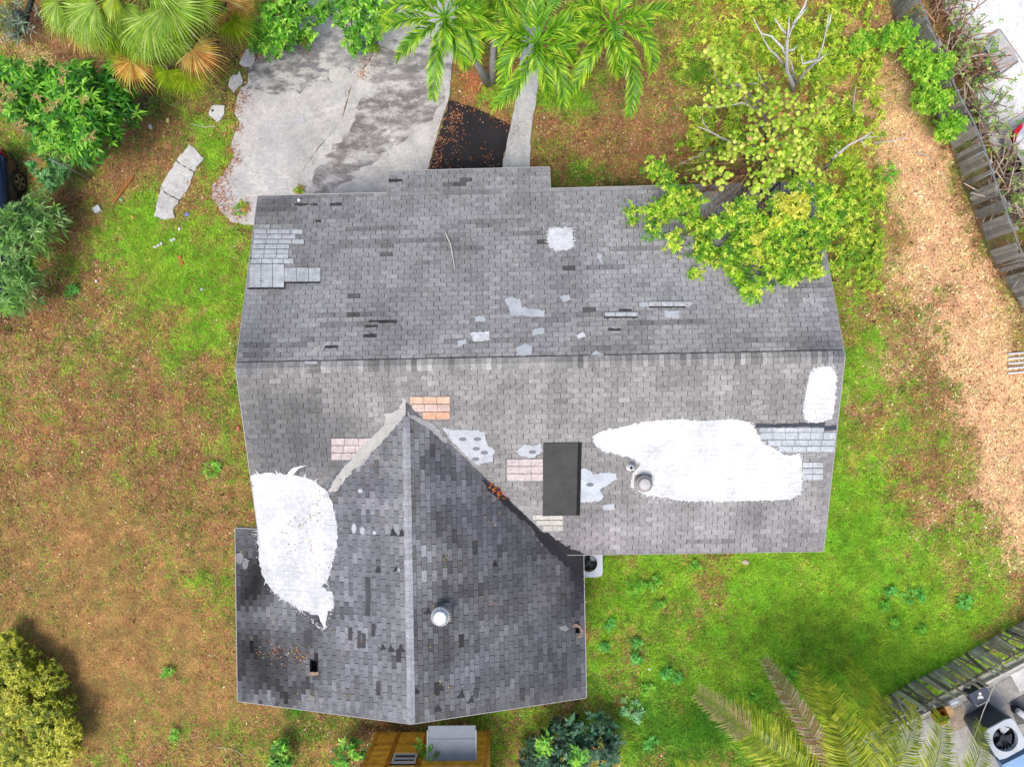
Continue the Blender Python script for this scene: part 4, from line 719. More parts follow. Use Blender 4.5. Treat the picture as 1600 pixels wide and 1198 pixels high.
# bare grey-white branches
def bare(name, label, cat, base, lines, z0, r0, col, seed=1, z1=None, group=None, n=6):
    b = G(*base, 0); t = thing(name, label, cat, tuple(b), group); r = random.Random(seed)
    for j, ln in enumerate(lines):
        m = MB(); pts = []
        for i, q in enumerate(ln):
            f = i / max(1, len(ln) - 1); z = q[2] if len(q) > 2 else z0 + ((z1 if z1 is not None else z0) - z0) * f
            pts.append(G(q[0] + r.gauss(0, .6), q[1] + r.gauss(0, .6), z))
        k = len(pts); rad = [r0 * (1 if j == 0 else .55) * (1 - .75 * i / max(1, k - 1)) for i in range(k)]; m.tube(pts, rad, tuple(C(*col) * r.uniform(.9, 1.08)), 6)
        m.build('trunk' if j == 0 else 'branch', M_bark, t, True)
    return t
bare('dead_tree', 'bare dead tree with white forked branches at the top right of the sea grape', 'tree', (1238, 140), [[(1238, 140, 0), (1239, 132, 1.2), (1230, 112, 2.2), (1228, 90, 3), (1230, 60, 3.6), (1242, 35, 4), (1258, 8, 4.3), (1262, -10, 4.4)], [(1226, 105, 2.4), (1215, 90, 2.9), (1200, 75, 3.2), (1190, 55, 3.4)], [(1228, 90, 3), (1222, 75, 3.3), (1205, 58, 3.6), (1190, 52, 3.7), (1178, 28, 3.9)], [(1230, 62, 3.6), (1232, 45, 3.8), (1234, 25, 4)], [(1231, 55, 3.6), (1222, 45, 3.8), (1212, 30, 4)], [(1240, 135, 1), (1250, 122, 1.8), (1262, 108, 2.4), (1275, 95, 3), (1286, 75, 3.4), (1290, 50, 3.7), (1296, 22, 4)], [(1240, 128, 1.2), (1238, 108, 2), (1235, 92, 2.6)], [(1290, 48, 3.7), (1296, 35, 3.9), (1298, 22, 4)], [(1275, 95, 3), (1256, 100, 3), (1252, 85, 3.2)], [(1262, 108, 2.4), (1285, 90, 2.8), (1294, 82, 3)], [(1228, 80, 3.1), (1240, 78, 3.3), (1246, 72, 3.4)], [(1240, 38, 4), (1252, 25, 4.2), (1262, 12, 4.3)]], 2, .07, (226, 222, 220), 3)
WB = (214, 208, 204)
for i, (lab, base, ls, z0, z1, r0) in enumerate([
    ('bare grey branch rising at the left side of the sea grape leaves', (1170, 150), [[(1172, 150, 1.5), (1160, 135, 2.6), (1142, 130, 3.0), (1135, 122, 3.3)], [(1200, 138, 2.6), (1190, 128, 3), (1184, 112, 3.3)], [(1170, 133, 2.6), (1185, 130, 3)]], 2.5, 3.3, .045),
    ('long bare twig reaching left under the sea grape leaves', (1180, 175), [[(1185, 172, 2.6), (1160, 160, 2.9), (1140, 165, 3), (1110, 168, 3.1), (1090, 166, 3.2)], [(1110, 168, 3.1), (1100, 160, 3.2)]], 3, 3.2, .03),
    ('bare forked twig at the left end of the tree above the litter lawn', (1150, 230), [[(1150, 225, 2.2), (1125, 213, 2.6), (1108, 204, 2.8), (1090, 198, 3)], [(1108, 204, 2.8), (1098, 190, 3), (1096, 180, 3.1)]], 2.6, 3, .035),
    ('straight bare twig pointing down left beside the roof edge', (1120, 230), [[(1112, 232, 2), (1090, 245, 2.3), (1060, 258, 2.5)]], 2.4, 2.5, .02),
    ('thick grey bare branch between the tree and the tan leaf strip', (1290, 265), [[(1290, 264, 1.0), (1305, 245, 1.5), (1325, 228, 1.8), (1350, 214, 2), (1364, 206, 2.1)], [(1340, 219, 1.9), (1355, 216, 2), (1372, 214, 2.1)], [(1345, 218, 1.9), (1352, 232, 1.9)], [(1310, 242, 1.6), (1306, 230, 1.8)]], 1.5, 2, .05),
    ('pale bare branch crossing the tan leaf strip', (1370, 225), [[(1366, 224, .3), (1390, 222, .4), (1410, 216, .5), (1428, 200, .6)], [(1395, 221, .4), (1405, 228, .4)], [(1410, 216, .5), (1425, 218, .5)]], .3, .6, .022),
    ('short upright grey stump twig in the yellow weeds', (1332, 175), [[(1333, 182, .2), (1332, 165, .9), (1335, 148, 1.3), (1337, 136, 1.5)]], .2, 1.5, .03),
    ('long fallen stick on the tan leaf strip near the right chain link fence', (1440, 245), [[(1432, 238, .08), (1446, 243, .1), (1458, 249, .08)]], .08, .08, .02)]):
    bare('bare_branch', lab, 'branch', base, ls, z0, r0, WB, 30 + i, z1)
# dry brown frond on the ground
m = MB(); p0, p1 = G(1300, 204, .1), G(1360, 186, .12)
m.tube([p0, (p0 + p1) / 2 + [0, 0, .05], p1], [.02, .018, .008], tuple(C(150, 92, 60)), 5); r = random.Random(5)
for i in range(40):
    t = .3 + .7 * i / 40; q = p0 + (p1 - p0) * t; sgn = 1 if i % 2 else -1; d = (p1 - p0) / np.linalg.norm(p1 - p0); nrm = np.array([-d[1], d[0], 0]) * sgn; e = q + nrm * r.uniform(.1, .26) + d * .16 + [0, 0, -.04]
    m.add([q, q + d * .02, e], [(0, 1, 2)], tuple(C(150, 86, 66) * r.uniform(.6, 1.1)))
tag(m.build('dry_frond', M_dry), 'dry reddish brown frond lying at the edge of the tan leaf strip', 'dead frond')
# leafy shrubs by the right fence
for i, (x, y, z, s, lab) in enumerate([(1398, 52, 1.1, .4, 'lime shrub on the tan leaf strip at the top near the fence corner'), (1350, 62, .7, .38, 'small lime weed clump on the tan leaf strip near the top'), (1418, 45, 1.3, .45, 'mid green shrub against the top stretch of the right chain link fence'), (1440, 80, 1.4, .45, 'lime shrub pushing through the right fence below the mid green one'), (1462, 105, 1.6, .55, 'lime green shrub mounding over the right chain link fence'), (1478, 95, 1.7, .4, 'yellow-tipped shrub on the far side of the right fence'), (1455, 150, 1.2, .4, 'lime sprig on the right fence below the mounding shrub'), (1476, 152, 1.3, .3, 'small lime sprig right beside the fence rail'), (1495, 190, 1.4, .4, 'bushy lime sprig over the fence near the white car'), (1485, 200, 1.2, .3, 'lowest lime sprig on the right fence')]):
    bush('shrub', lab, 'shrub', [(x, y, z, s, s * .9), (x + 8, y - 6, z, s * .7, s * .7), (x - 9, y + 7, z * .8, s * .7, s * .7)], int(260 * s * s) + 45, 8, .1, .34, [(120, 184, 40), (150, 204, 50), (96, 158, 34), (176, 214, 70)], (x, y + 4), .02, seed=60 + i, group='lime shrubs along the right fence')
# cut-back hedge of bare stems beyond the fence
for i, (x, y, n, lab) in enumerate([(1462, 22, 44, 'topmost cut-back hedge plant of tan bare stems by the white paving'), (1484, 76, 46, 'tangle of tan bare hedge stems above the utility hatch'), (1506, 120, 60, 'largest tan tangle of bare hedge stems beside the utility hatch'), (1524, 210, 46, 'thin hedge tangle of pale stems left of the white car'), (1562, 275, 70, 'tangle of grey bare hedge stems below the white car'), (1588, 335, 56, 'lowest hedge tangle of grey stems at the right edge'), (1508, 175, 40, 'hedge tangle of tan stems leaning on the fence rail above the white car'), (1548, 318, 46, 'hedge tangle of pale stems hanging over the fence below the white car'), (1592, 412, 40, 'last sparse hedge tangle over the fence at the right edge'), (1462, 118, 34, 'hedge tangle of tan stems behind the mounding lime shrub')]):
    b = G(x, y, 0); t = thing('hedge_plant', lab, 'hedge', tuple(b), 'cut-back hedge beyond the right fence'); r = random.Random(90 + i); m = MB()
    cc = [(206, 164, 136), (222, 186, 156), (176, 130, 104), (150, 110, 90)] if i < 3 else [(206, 186, 166), (190, 160, 140), (150, 130, 116), (224, 206, 186)]
    for k in range(n):
        p = b + np.array([r.gauss(0, .2), r.gauss(0, .26), 0]); a = r.uniform(0, 6.28); l = r.uniform(.3, .8); z = r.uniform(.4, 1.2); d = np.array([math.cos(a), math.sin(a), 0])
        m.tube([p + [0, 0, .05], p + d * l * .3 + [0, 0, z * .6], p + d * l + [r.gauss(0, .1), r.gauss(0, .1), z]], [.022, .019, .013], tuple(C(*r.choice(cc)) * r.uniform(.85, 1.15)), 5)
    m.build('stems', M_bark, t)['kind'] = 'stuff'
    V, F, c = rosettes(np.array([b + [r.gauss(.1, .32), r.gauss(0, .4), r.uniform(.5, 1.3)] for _ in range(38)]), 7, .1, .3, [(110, 160, 50), (150, 180, 80), (84, 130, 44), (180, 196, 120)], r=np.random.default_rng(i + 5)); np_mesh('leaf_sprays', V, F, c, M_leaf, t)['kind'] = 'stuff'
# ------------------------------------------------------------------ palms
def frond(mb, base, az, L, rise, drop, nl, ll, cols, r, plume=.5, lw=.035, curl=0.0, vee=.35, tipcol=None, dark=1.0, fwd=0.0):
    d = np.array([math.cos(az), math.sin(az), 0.0]); sd = np.array([-d[1], d[0], 0.0]); pts = []
    for i in range(13):
        t = i / 12; a2 = curl * t * t; pts.append(base + (d * math.cos(a2) + sd * math.sin(a2)) * L * t * (1 - .12 * t) + np.array([0, 0, rise * math.sin(min(1, t * 1.15) * math.pi * .62) - drop * t * t * t]))
    pts = np.array(pts); mb.tube(pts[::2], [.024 * (1 - .8 * i / 6) + .003 for i in range(7)], tuple(np.minimum(np.array(cols[0]) * 1.5, .7)), 4, False)
    V, F, Cc = [], [], []
    for i in range(nl):
        t = .16 + .84 * (i + .5) / nl; k = min(11, int(t * 12)); f = t * 12 - k; p = pts[k] * (1 - f) + pts[k + 1] * f; tg_ = pts[k + 1] - pts[k]; tg_ /= np.linalg.norm(tg_); s0 = np.cross(tg_, [0, 0, 1.0]); s0 /= np.linalg.norm(s0) + 1e-9; up = np.cross(s0, tg_)
        l = ll * (math.sin(math.pi * (.2 + .72 * t)) ** .7) * r.uniform(.85, 1.12)
        for sg_ in (-1, 1):
            ang = r.uniform(.55, .8) * (1 - .45 * t); e = s0 * sg_ * math.cos(ang * .6) * (1 - .3 * fwd) + tg_ * (math.sin(ang) + .55 * fwd) + up * (vee + r.gauss(0, plume * .5)); e /= np.linalg.norm(e); w = np.cross(e, up); w /= np.linalg.norm(w) + 1e-9
            w = w * lw / 2; m1 = p + e * l * .5; t1 = p + e * l - np.array([0, 0, l * r.uniform(.12, .42)]); c = np.array(cols[r.randrange(len(cols))]) * r.uniform(.78, 1.2) * dark
            if tipcol is not None and t > .72: c = np.array(tipcol) * r.uniform(.8, 1.15)
            b = len(V); V += [p - w * .5, p + w * .5, m1 + w + up * .004, m1 - w + up * .004, t1]; F += [(b, b + 1, b + 2), (b, b + 2, b + 3), (b + 3, b + 2, b + 4)]; Cc += [c * .8, c * .8, c * 1.05, c * 1.05, np.minimum(c * (2.1 - 1.0 * (vee < .2)) + np.array((.12, .09, .01)) * (1 - .85 * (vee < .2)), .8)]
    mb.add(V, F, np.array(Cc))
AD = [C(q[0], q[1], q[2], 1.5) for q in ((96, 152, 24), (124, 172, 30), (66, 118, 20), (156, 190, 44), (90, 142, 24))]
def feather_palm(label, crown, z, base, azs, L, seed, ll=.5):
    b = G(*base, 0); t = thing('feather_palm', label, 'palm', tuple(b), 'feather palms in the front bed'); r = random.Random(seed); c = G(*crown, z)
    m = MB(); pts = [b + [0, 0, -.05], b + (c - b) * .3 + [0, 0, .25], b + (c - b) * .7 + [0, 0, .2], c - [0, 0, .35]]; m.tube(pts, [.13, .085, .075, .07], tuple(C(206, 200, 194)), 9); m.build('trunk', M_bark, t, True)
    m = MB(); m.tube([c - [0, 0, .4], c - [0, 0, .1], c + [0, 0, .12]], [.075, .085, .04], tuple(C(130, 160, 70)), 9); m.build('crownshaft', M_leaf, t, True)
    for i, (a, k) in enumerate(azs):
        m = MB(); frond(m, c, math.radians(a), L * k * r.uniform(.95, 1.05), .45 * r.uniform(.7, 1.2), .75 * r.uniform(.8, 1.3), 42, ll, AD if i % 3 else AD[1:], r, .45, .036, r.uniform(-.5, .5), .25, fwd=1.0); m.build('frond', M_leaf, t)
    for k in range(4):
        m = MB(); frond(m, c, k * 1.57 + r.uniform(-.2, .2), L * r.uniform(.5, .75), .62, .25, 30, ll * .85, AD, r, .5, .036, r.uniform(-.4, .4), .3, fwd=1.0); m.build('frond', M_leaf, t)
    m = MB(); frond(m, c, r.uniform(0, 6), L * .55, 1.0, .0, 16, ll * .6, [C(110, 180, 60)], r, .2, .03); m.build('frond', M_leaf, t)
# azimuth: 0 = picture right, 90 = picture up
feather_palm('left feather palm overhanging the driveway', (695, 28), 3.5, (763, 131), [(196, 1.15), (224, 1.0), (262, 1.2), (165, 1.05), (325, .8), (130, .9), (95, .8), (350, .8), (40, .8), (290, .75)], 1.75, 1, .46)
feather_palm('middle feather palm with its white trunk beside the front path', (840, 66), 3.6, (876, 148), [(184, 1.15), (208, .85), (252, 1.25), (308, 1.05), (335, .75), (2, .95), (35, .9), (75, .8), (120, .95), (150, 1.0), (280, .7)], 1.65, 2, .46)
feather_palm('right feather palm over the litter lawn', (955, 40), 3.5, (886, 149), [(8, 1.2), (335, .95), (295, 1.35), (238, 1.1), (205, .9), (180, .8), (140, .85), (100, .8), (55, .9), (270, .7)], 1.7, 3, .46)
feather_palm('smaller feather palm behind the left and middle ones', (776, -8), 3.0, (769, 129), [(215, .8), (258, .85), (300, .8), (340, .8), (30, .8), (90, .8), (150, .8)], 1.3, 4, .4)
# fan palm
def fan(mb, hub, az, tilt, R, n, cols, r, spread=115, dry=False):
    d = np.array([math.cos(az), math.sin(az), 0.0]); s = np.array([-d[1], d[0], 0.0]); up = np.array([0, 0, 1.0]); fw = d * math.cos(tilt) + up * math.sin(tilt); nn = np.cross(fw, s); nn *= np.sign(nn[2]) or 1
    V, F, Cc = [], [], []; w0 = math.radians(spread) * 2 / n
    for i in range(n):
        a = math.radians(-spread + 2 * spread * (i + .5) / n); e = fw * math.cos(a) + s * math.sin(a); q = np.cross(nn, e); l = R * (1 - .28 * (abs(a) / math.radians(spread)) ** 2) * r.uniform(.9, 1.08); wm = .5 * l * math.tan(w0 / 2) * 2 * .5
        c = np.array(cols[r.randrange(len(cols))]) * r.uniform(.8, 1.2); b = len(V); lift = .012
        mid = hub + e * l * .52; wv = q * wm; tip = hub + e * l + np.array([0, 0, -l * (r.uniform(.1, .3) if not dry else r.uniform(.25, .5))]); tw = q * r.gauss(0, .02); m2 = hub + e * l * .78 + nn * .0 - np.array([0, 0, l * .05])
        V += [hub, mid - wv - nn * lift, mid + nn * lift, mid + wv - nn * lift, m2 - wv * .45 - nn * lift * .6, m2 + nn * lift * .6, m2 + wv * .45 - nn * lift * .6, tip + tw]
        F += [(b, b + 1, b + 2), (b, b + 2, b + 3), (b + 1, b + 4, b + 5), (b + 1, b + 5, b + 2), (b + 2, b + 5, b + 6), (b + 2, b + 6, b + 3), (b + 4, b + 7, b + 5), (b + 5, b + 7, b + 6)]
        tc = c * 1.25 if not dry else np.array(C(206, 150, 70)) * r.uniform(.7, 1.2)
        Cc += [c * .85, c, c * 1.1, c, c, c * 1.1, c, tc]
    mb.add(V, F, np.array(Cc))
FG = [C(164, 198, 84, 1.15), C(136, 178, 58, 1.1), C(184, 210, 108, 1.15), C(150, 188, 50, 1.15)]; FY = [C(160, 190, 30), C(140, 176, 26), C(180, 200, 50)]; FD = [C(222, 170, 90), C(206, 176, 70), C(190, 130, 70), C(226, 196, 120)]
def fan_palm(label, crown, z, base, fr, seed):
    b = G(*base, 0); t = thing('fan_palm', label, 'palm', tuple(b)); r = random.Random(seed); c = G(*crown, z); m = MB(); m.tube([b - [0, 0, .05], b + (c - b) * .5 + [0, 0, .1], c], [.2, .17, .16], tuple(C(120, 100, 84)), 9); m.build('trunk', M_bark, t, True)
    for (hx, hy, hz, R, kd, a) in fr:
        h = G(hx, hy, hz); d = h - c; az = math.radians(a) if a is not None else math.atan2(d[1], d[0]); m = MB(); m.tube([c, (c + h) / 2 + [0, 0, .12], h], [.022, .018, .014], tuple(C(160, 180, 80)), 4, False)
        fan(m, h, az, r.uniform(-.5, -.1), R, 34, {'g': FG, 'y': FY, 'd': FD}[kd], r, r.uniform(95, 125), kd == 'd'); o = m.build('frond', M_leaf if kd != 'd' else M_dry, t)
        if kd == 'd': o['label'] = 'dry orange-brown frond'
fan_palm('large fan palm with green and dry orange fronds at the top edge', (225, -15), 3.6, (262, 30), [(118, 8, 3.4, .95, 'g', 215), (135, 15, 3.7, 1.0, 'g', 235), (165, 25, 3.4, .85, 'g', 250), (125, 38, 2.8, .9, 'd', 270), (150, 5, 4, .9, 'g', 200), (205, 45, 3.3, .75, 'g', 235), (235, 25, 3.9, 1.15, 'g', 265), (262, 8, 4.1, 1.1, 'g', 300), (232, 60, 3.1, .8, 'g', 280), (205, 95, 2.6, .85, 'd', 262), (215, 65, 3.0, .7, 'y', 225), (262, 110, 2.5, .75, 'y', 258), (292, 112, 2.6, .85, 'y', 285), (300, 78, 2.9, .9, 'd', 315), (190, 5, 4, .8, 'g', 250), (300, 2, 3.8, .8, 'g', 330), (100, 22, 3.0, .8, 'g', 240), (142, 45, 2.9, .7, 'g', 255), (172, 48, 3.0, .7, 'y', 265), (90, 2, 3.5, .8, 'g', 190), (265, 60, 3.0, .75, 'g', 300), (240, -20, 4.2, .9, 'g', 20), (180, -10, 4.1, .9, 'y', 180), (185, 62, 2.9, .6, 'y', 240)], 1)
fan_palm('smaller half-dead fan palm between the large fan palm and the driveway', (345, 5), 2.2, (340, 45), [(335, 0, 2.5, .75, 'd', 110), (352, 0, 2.5, .7, 'd', 60), (362, 32, 2.1, .75, 'y', 318), (345, 20, 2.0, .6, 'd', 250), (325, 10, 2.3, .6, 'd', 190), (355, 18, 2.1, .55, 'd', 290), (370, 5, 2.3, .6, 'd', 10)], 2)
# coconut palm at the bottom edge
CN = [C(q[0], q[1], q[2], 1.15) for q in ((146, 166, 26), (172, 184, 36), (116, 146, 22), (196, 198, 60), (154, 172, 30))]
cb = G(1275, 1190, 0); t = thing('coconut_palm', 'large coconut palm with yellow-green fronds at the bottom edge', 'palm', tuple(cb)); r = random.Random(8); cc = G(1335, 1275, 2.7)
m = MB(); m.tube([cb - [0, 0, .05], cb + (cc - cb) * .35 + [0, 0, .1], cb + (cc - cb) * .7 + [0, 0, .1], cc], [.22, .15, .13, .14], tuple(C(176, 166, 150)), 10); m.build('trunk', M_bark, t, True)
def aim(tx, ty, z):
    g_ = G(tx, ty, z); d = g_ - cc; return math.atan2(d[1], d[0]), math.hypot(d[0], d[1])
DC = [C(170, 132, 104), C(196, 170, 150), C(150, 110, 90)]
for (tx, ty, z, kd, cu) in [(a_, b_, z_ - 2.7, k_, c_) for a_, b_, z_, k_, c_ in [(1098, 1072, 4.6, 'g', .1), (1195, 1030, 4.5, 'd', .0), (1255, 1045, 4.7, 'g', -.05), (1325, 1030, 4.3, 'g', -.1), (1150, 1095, 5.1, 'g', .05), (1062, 1190, 4.9, 'g', .1), (1420, 1105, 5.4, 'g', -.2), (1480, 1125, 5.3, 'g', .1), (1545, 1150, 5.0, 'g', .15), (1600, 1240, 5, 'g', 0), (1070, 1260, 5, 'g', 0), (1300, 1120, 5.9, 'g', 0), (1225, 1120, 5.0, 'g', .1), (1370, 1085, 5.2, 'g', -.1), (1290, 1070, 5.4, 'g', 0)]]:
    a, L_ = aim(tx, ty, z); m = MB(); frond(m, cc, a - cu * .55, L_ / .88, .9, cc[2] + .9 - z + .0, 104, .66 if kd == 'g' else .42, CN if kd == 'g' else DC, r, .10, .026, cu, .2, C(196, 170, 120) if tx < 1120 and ty < 1100 else None); o = m.build('frond', M_leaf if kd == 'g' else M_dry, t)
    if kd == 'd': o['label'] = 'dead pinkish brown frond'
# ------------------------------------------------------------------ fences, vehicles, yard things
def chain_link(name, label, base, h, rail, seed, cell=.085, postpx=(), postr=.022, wire=.0035, dark=(120, 122, 124)):
    b0 = G(*base[0], 0); t = thing(name, label, 'chain link fence', tuple(b0)); P = [G(x, y, 0) for x, y in base]; m = MB(); wc = tuple(C(*dark))
    for i in range(len(P) - 1):
        a, b = P[i], P[i + 1]; L_ = np.linalg.norm(b - a); d = (b - a) / L_; nrm = np.array([-d[1], d[0], 0]) * wire; up = np.array([0, 0, 1.0])
        n = int((L_ + h) / cell)
        for sgn in (1, -1):
            for k in range(n):
                s0 = -h + k * cell if sgn == 1 else k * cell      # diagonal starts at s0 on the ground
                z0, z1 = 0.02, h; s1 = s0 + sgn * (z1 - z0)
                pa, pb = np.array([s0, z0]), np.array([s1, z1])
                for q, o_ in ((0, pa), (1, pb)): pass
                lo, hi = 0.0, 1.0; dx = s1 - s0
                if dx > 0: lo, hi = max(lo, (0 - s0) / dx), min(hi, (L_ - s0) / dx)
                else: lo, hi = max(lo, (L_ - s0) / dx), min(hi, (0 - s0) / dx)
                if hi - lo < .02: continue
                e0 = pa + (pb - pa) * lo; e1 = pa + (pb - pa) * hi; p = a + d * e0[0] + up * e0[1]; q = a + d * e1[0] + up * e1[1]; s_ = np.cross((q - p) / np.linalg.norm(q - p), nrm / wire) * wire
                m.add([p + nrm, p - nrm * .5 + s_, p - nrm * .5 - s_, q + nrm, q - nrm * .5 + s_, q - nrm * .5 - s_], [(0, 1, 4, 3), (1, 2, 5, 4), (2, 0, 3, 5)], wc)
    m.build('wire_mesh', M_metal, t)['kind'] = 'stuff'
    if rail:
        m = MB(); m.tube([p + [0, 0, h] for p in P], .02, tuple(C(176, 180, 182)), 6); m.build('top_rail', M_metal, t)
    for i, (x, y) in enumerate(postpx):
        p = G(x, y, 0); m = MB(); m.tube([p - [0, 0, .05], p + [0, 0, h + .03]], postr, tuple(C(190, 194, 196)), 8); m.lathe([(postr * 1.25, h + .03), (postr * 1.2, h + .05), (.005, h + .075)], p, 8, tuple(C(190, 194, 196))); m.build('post', M_metal, t, True)
    return t
chain_link('chain_link_fence', 'sagging grey chain link fence in the brush between the mango tree and the left lawn', [(40, 425), (62, 385), (142, 280), (205, 197), (250, 150)], 1.75, False, 1, postpx=[(62, 385), (142, 280), (205, 197)], wire=.003, dark=(128, 126, 120))
chain_link('chain_link_fence', 'tall grey chain link fence along the tan leaf strip on the right', [(1384, -10), (1394, 30), (1422, 100), (1452, 172), (1475, 215), (1488, 245), (1504, 292), (1545, 405), (1580, 462), (1640, 560)], 1.3, True, 2, postpx=[(1394, 30), (1422, 100), (1452, 172), (1488, 262), (1504, 292), (1553, 418)], wire=.004, dark=(132, 134, 136))
RB = [(1384, -10), (1394, 30), (1422, 100), (1452, 172), (1475, 215), (1488, 245), (1504, 292), (1545, 405), (1580, 462), (1640, 560)]
RP = [G(x + 5, y - 3, 0) for x, y in RB]; bf = thing('board_fence', 'low grey weathered board fence behind the right chain link fence', 'board fence', tuple(RP[0])); r = random.Random(16)
for i in range(len(RP) - 1):
    a, b = RP[i], RP[i + 1]; L_ = np.linalg.norm(b - a); d = (b - a) / L_; out = np.array([-d[1], d[0], 0]); out = out if out[0] > 0 else -out; s = 0.0
    while s < L_ - .05:
        w = min(r.uniform(.12, .16), L_ - s); p = a + d * (s + w / 2) + out * r.uniform(.0, .012); h = 1.0 + r.gauss(0, .09)
        if r.random() > .16:
            m = MB(); tl = out * r.uniform(.03, .09); q = [p - d * (w / 2 - .004), p + d * (w / 2 - .004), p + d * (w / 2 - .004) + out * .018, p - d * (w / 2 - .004) + out * .018]
            m.add(q + [x + tl + [0, 0, h] for x in q], [(0, 1, 5, 4), (1, 2, 6, 5), (2, 3, 7, 6), (3, 0, 4, 7), (4, 5, 6, 7)], tuple(C(*r.choice([(186, 186, 180), (168, 168, 164), (150, 150, 146), (200, 198, 190)])) * r.uniform(1.1, 1.5))); m.build('board', M_wood, bf)
        s += w
# picket fence
pb = [(1366, 1101), (1420, 1066), (1480, 1035), (1540, 1001), (1605, 966)]
PB = [G(x, y, 0) for x, y in pb]; pf = thing('picket_fence', 'weathered grey wooden picket fence at the lower right', 'picket fence', tuple(PB[0])); r = random.Random(6)
seg = [np.linalg.norm(PB[i + 1] - PB[i]) for i in range(4)]; tot = sum(seg); s = 0.0; pk = 0
def along(s):
    for i in range(4):
        if s <= seg[i] or i == 3: f = s / seg[i]; return PB[i] + (PB[i + 1] - PB[i]) * f, (PB[i + 1] - PB[i]) / seg[i]
        s -= seg[i]
while s < tot:
    w = r.uniform(.035, .10); p, d = along(s); out = np.array([-d[1], d[0], 0]); out = out if out[1] < 0 else -out; h = 1.45 * r.uniform(.55, 1.1); le = d * r.gauss(0, .09) + out * r.gauss(.02, .06); c = tuple(C(*r.choice([(196, 184, 166), (170, 158, 142), (130, 120, 108), (216, 206, 190), (182, 164, 142)])) * r.uniform(1.0, 1.5)); th = out * .02
    if r.random() > .06:
        q = [p - d * w / 2, p + d * w / 2, p + d * w / 2 + th, p - d * w / 2 + th]; tp = [x + le + np.array([0, 0, h]) for x in q]; tip = [(tp[0] + tp[1]) / 2 + [0, 0, .05], (tp[2] + tp[3]) / 2 + [0, 0, .05]]
        m = MB(); m.add(q + tp + tip, [(0, 1, 5, 4), (1, 2, 6, 5), (2, 3, 7, 6), (3, 0, 4, 7), (4, 5, 8), (6, 7, 9), (5, 6, 9, 8), (7, 4, 8, 9)], c); m.build('picket', M_wood, pf); pk += 1
    s += w + r.uniform(-.012, .018)
for z in (.35, 1.05):
    m = MB()
    for i in range(4):
        d = (PB[i + 1] - PB[i]) / seg[i]; out = np.array([-d[1], d[0], 0]); out = out if out[1] < 0 else -out; a, b = PB[i] + out * .045, PB[i + 1] + out * .045
        m.tube([a + [0, 0, z], b + [0, 0, z]], .028, tuple(C(110, 104, 98)), 4)
    m.build('rail', M_wood, pf)
# paved strip and kerb beyond the picket fence
YD = [(1378, 1133), (1440, 1102), (1500, 1072), (1560, 1042), (1640, 1002), (1760, 1300), (1330, 1320), (1330, 1160)]
o = slab('patio', YD, .03, C(196, 192, 186), M_concrete); o['kind'] = 'structure'
def paver(poly, c, lab=None):
    q = slab('paver', poly, .045, c, M_concrete, o, .02)
for poly, c in [([(1505, 1098), (1535, 1082), (1552, 1112), (1520, 1128)], C(160, 158, 154)), ([(1537, 1081), (1560, 1068), (1576, 1098), (1553, 1111)], C(168, 166, 162)), ([(1560, 1066), (1580, 1056), (1592, 1078), (1574, 1090)], C(176, 172, 164)), ([(1578, 1054), (1640, 1022), (1660, 1060), (1594, 1080)], C(236, 234, 228)), ([(1576, 1098), (1600, 1084), (1625, 1125), (1590, 1132)], C(120, 120, 120)), ([(1478, 1115), (1503, 1101), (1518, 1130), (1490, 1144)], C(188, 170, 148)), ([(1440, 1125), (1474, 1112), (1488, 1150), (1450, 1165)], C(206, 204, 198)), ([(1385, 1150), (1436, 1126), (1446, 1168), (1400, 1184)], C(196, 194, 192))]: paver(poly, c)
m = MB()
kb = [G(x, y, 0) for x, y in [(1372, 1146), (1440, 1112), (1500, 1082), (1560, 1051), (1640, 1010)]]
for i in range(4):
    a, b = kb[i], kb[i + 1]; d = (b - a) / np.linalg.norm(b - a); nr = np.array([d[1], -d[0], 0]) * .035; m.prism([a - nr * 1 + [0, 0, .16], a + nr + [0, 0, .16], b + nr + [0, 0, .16], b - nr + [0, 0, .16]], (0, 0, -.16), tuple(C(226, 222, 214)))
tag(m.build('kerb', M_concrete), None, None, None, 'structure')
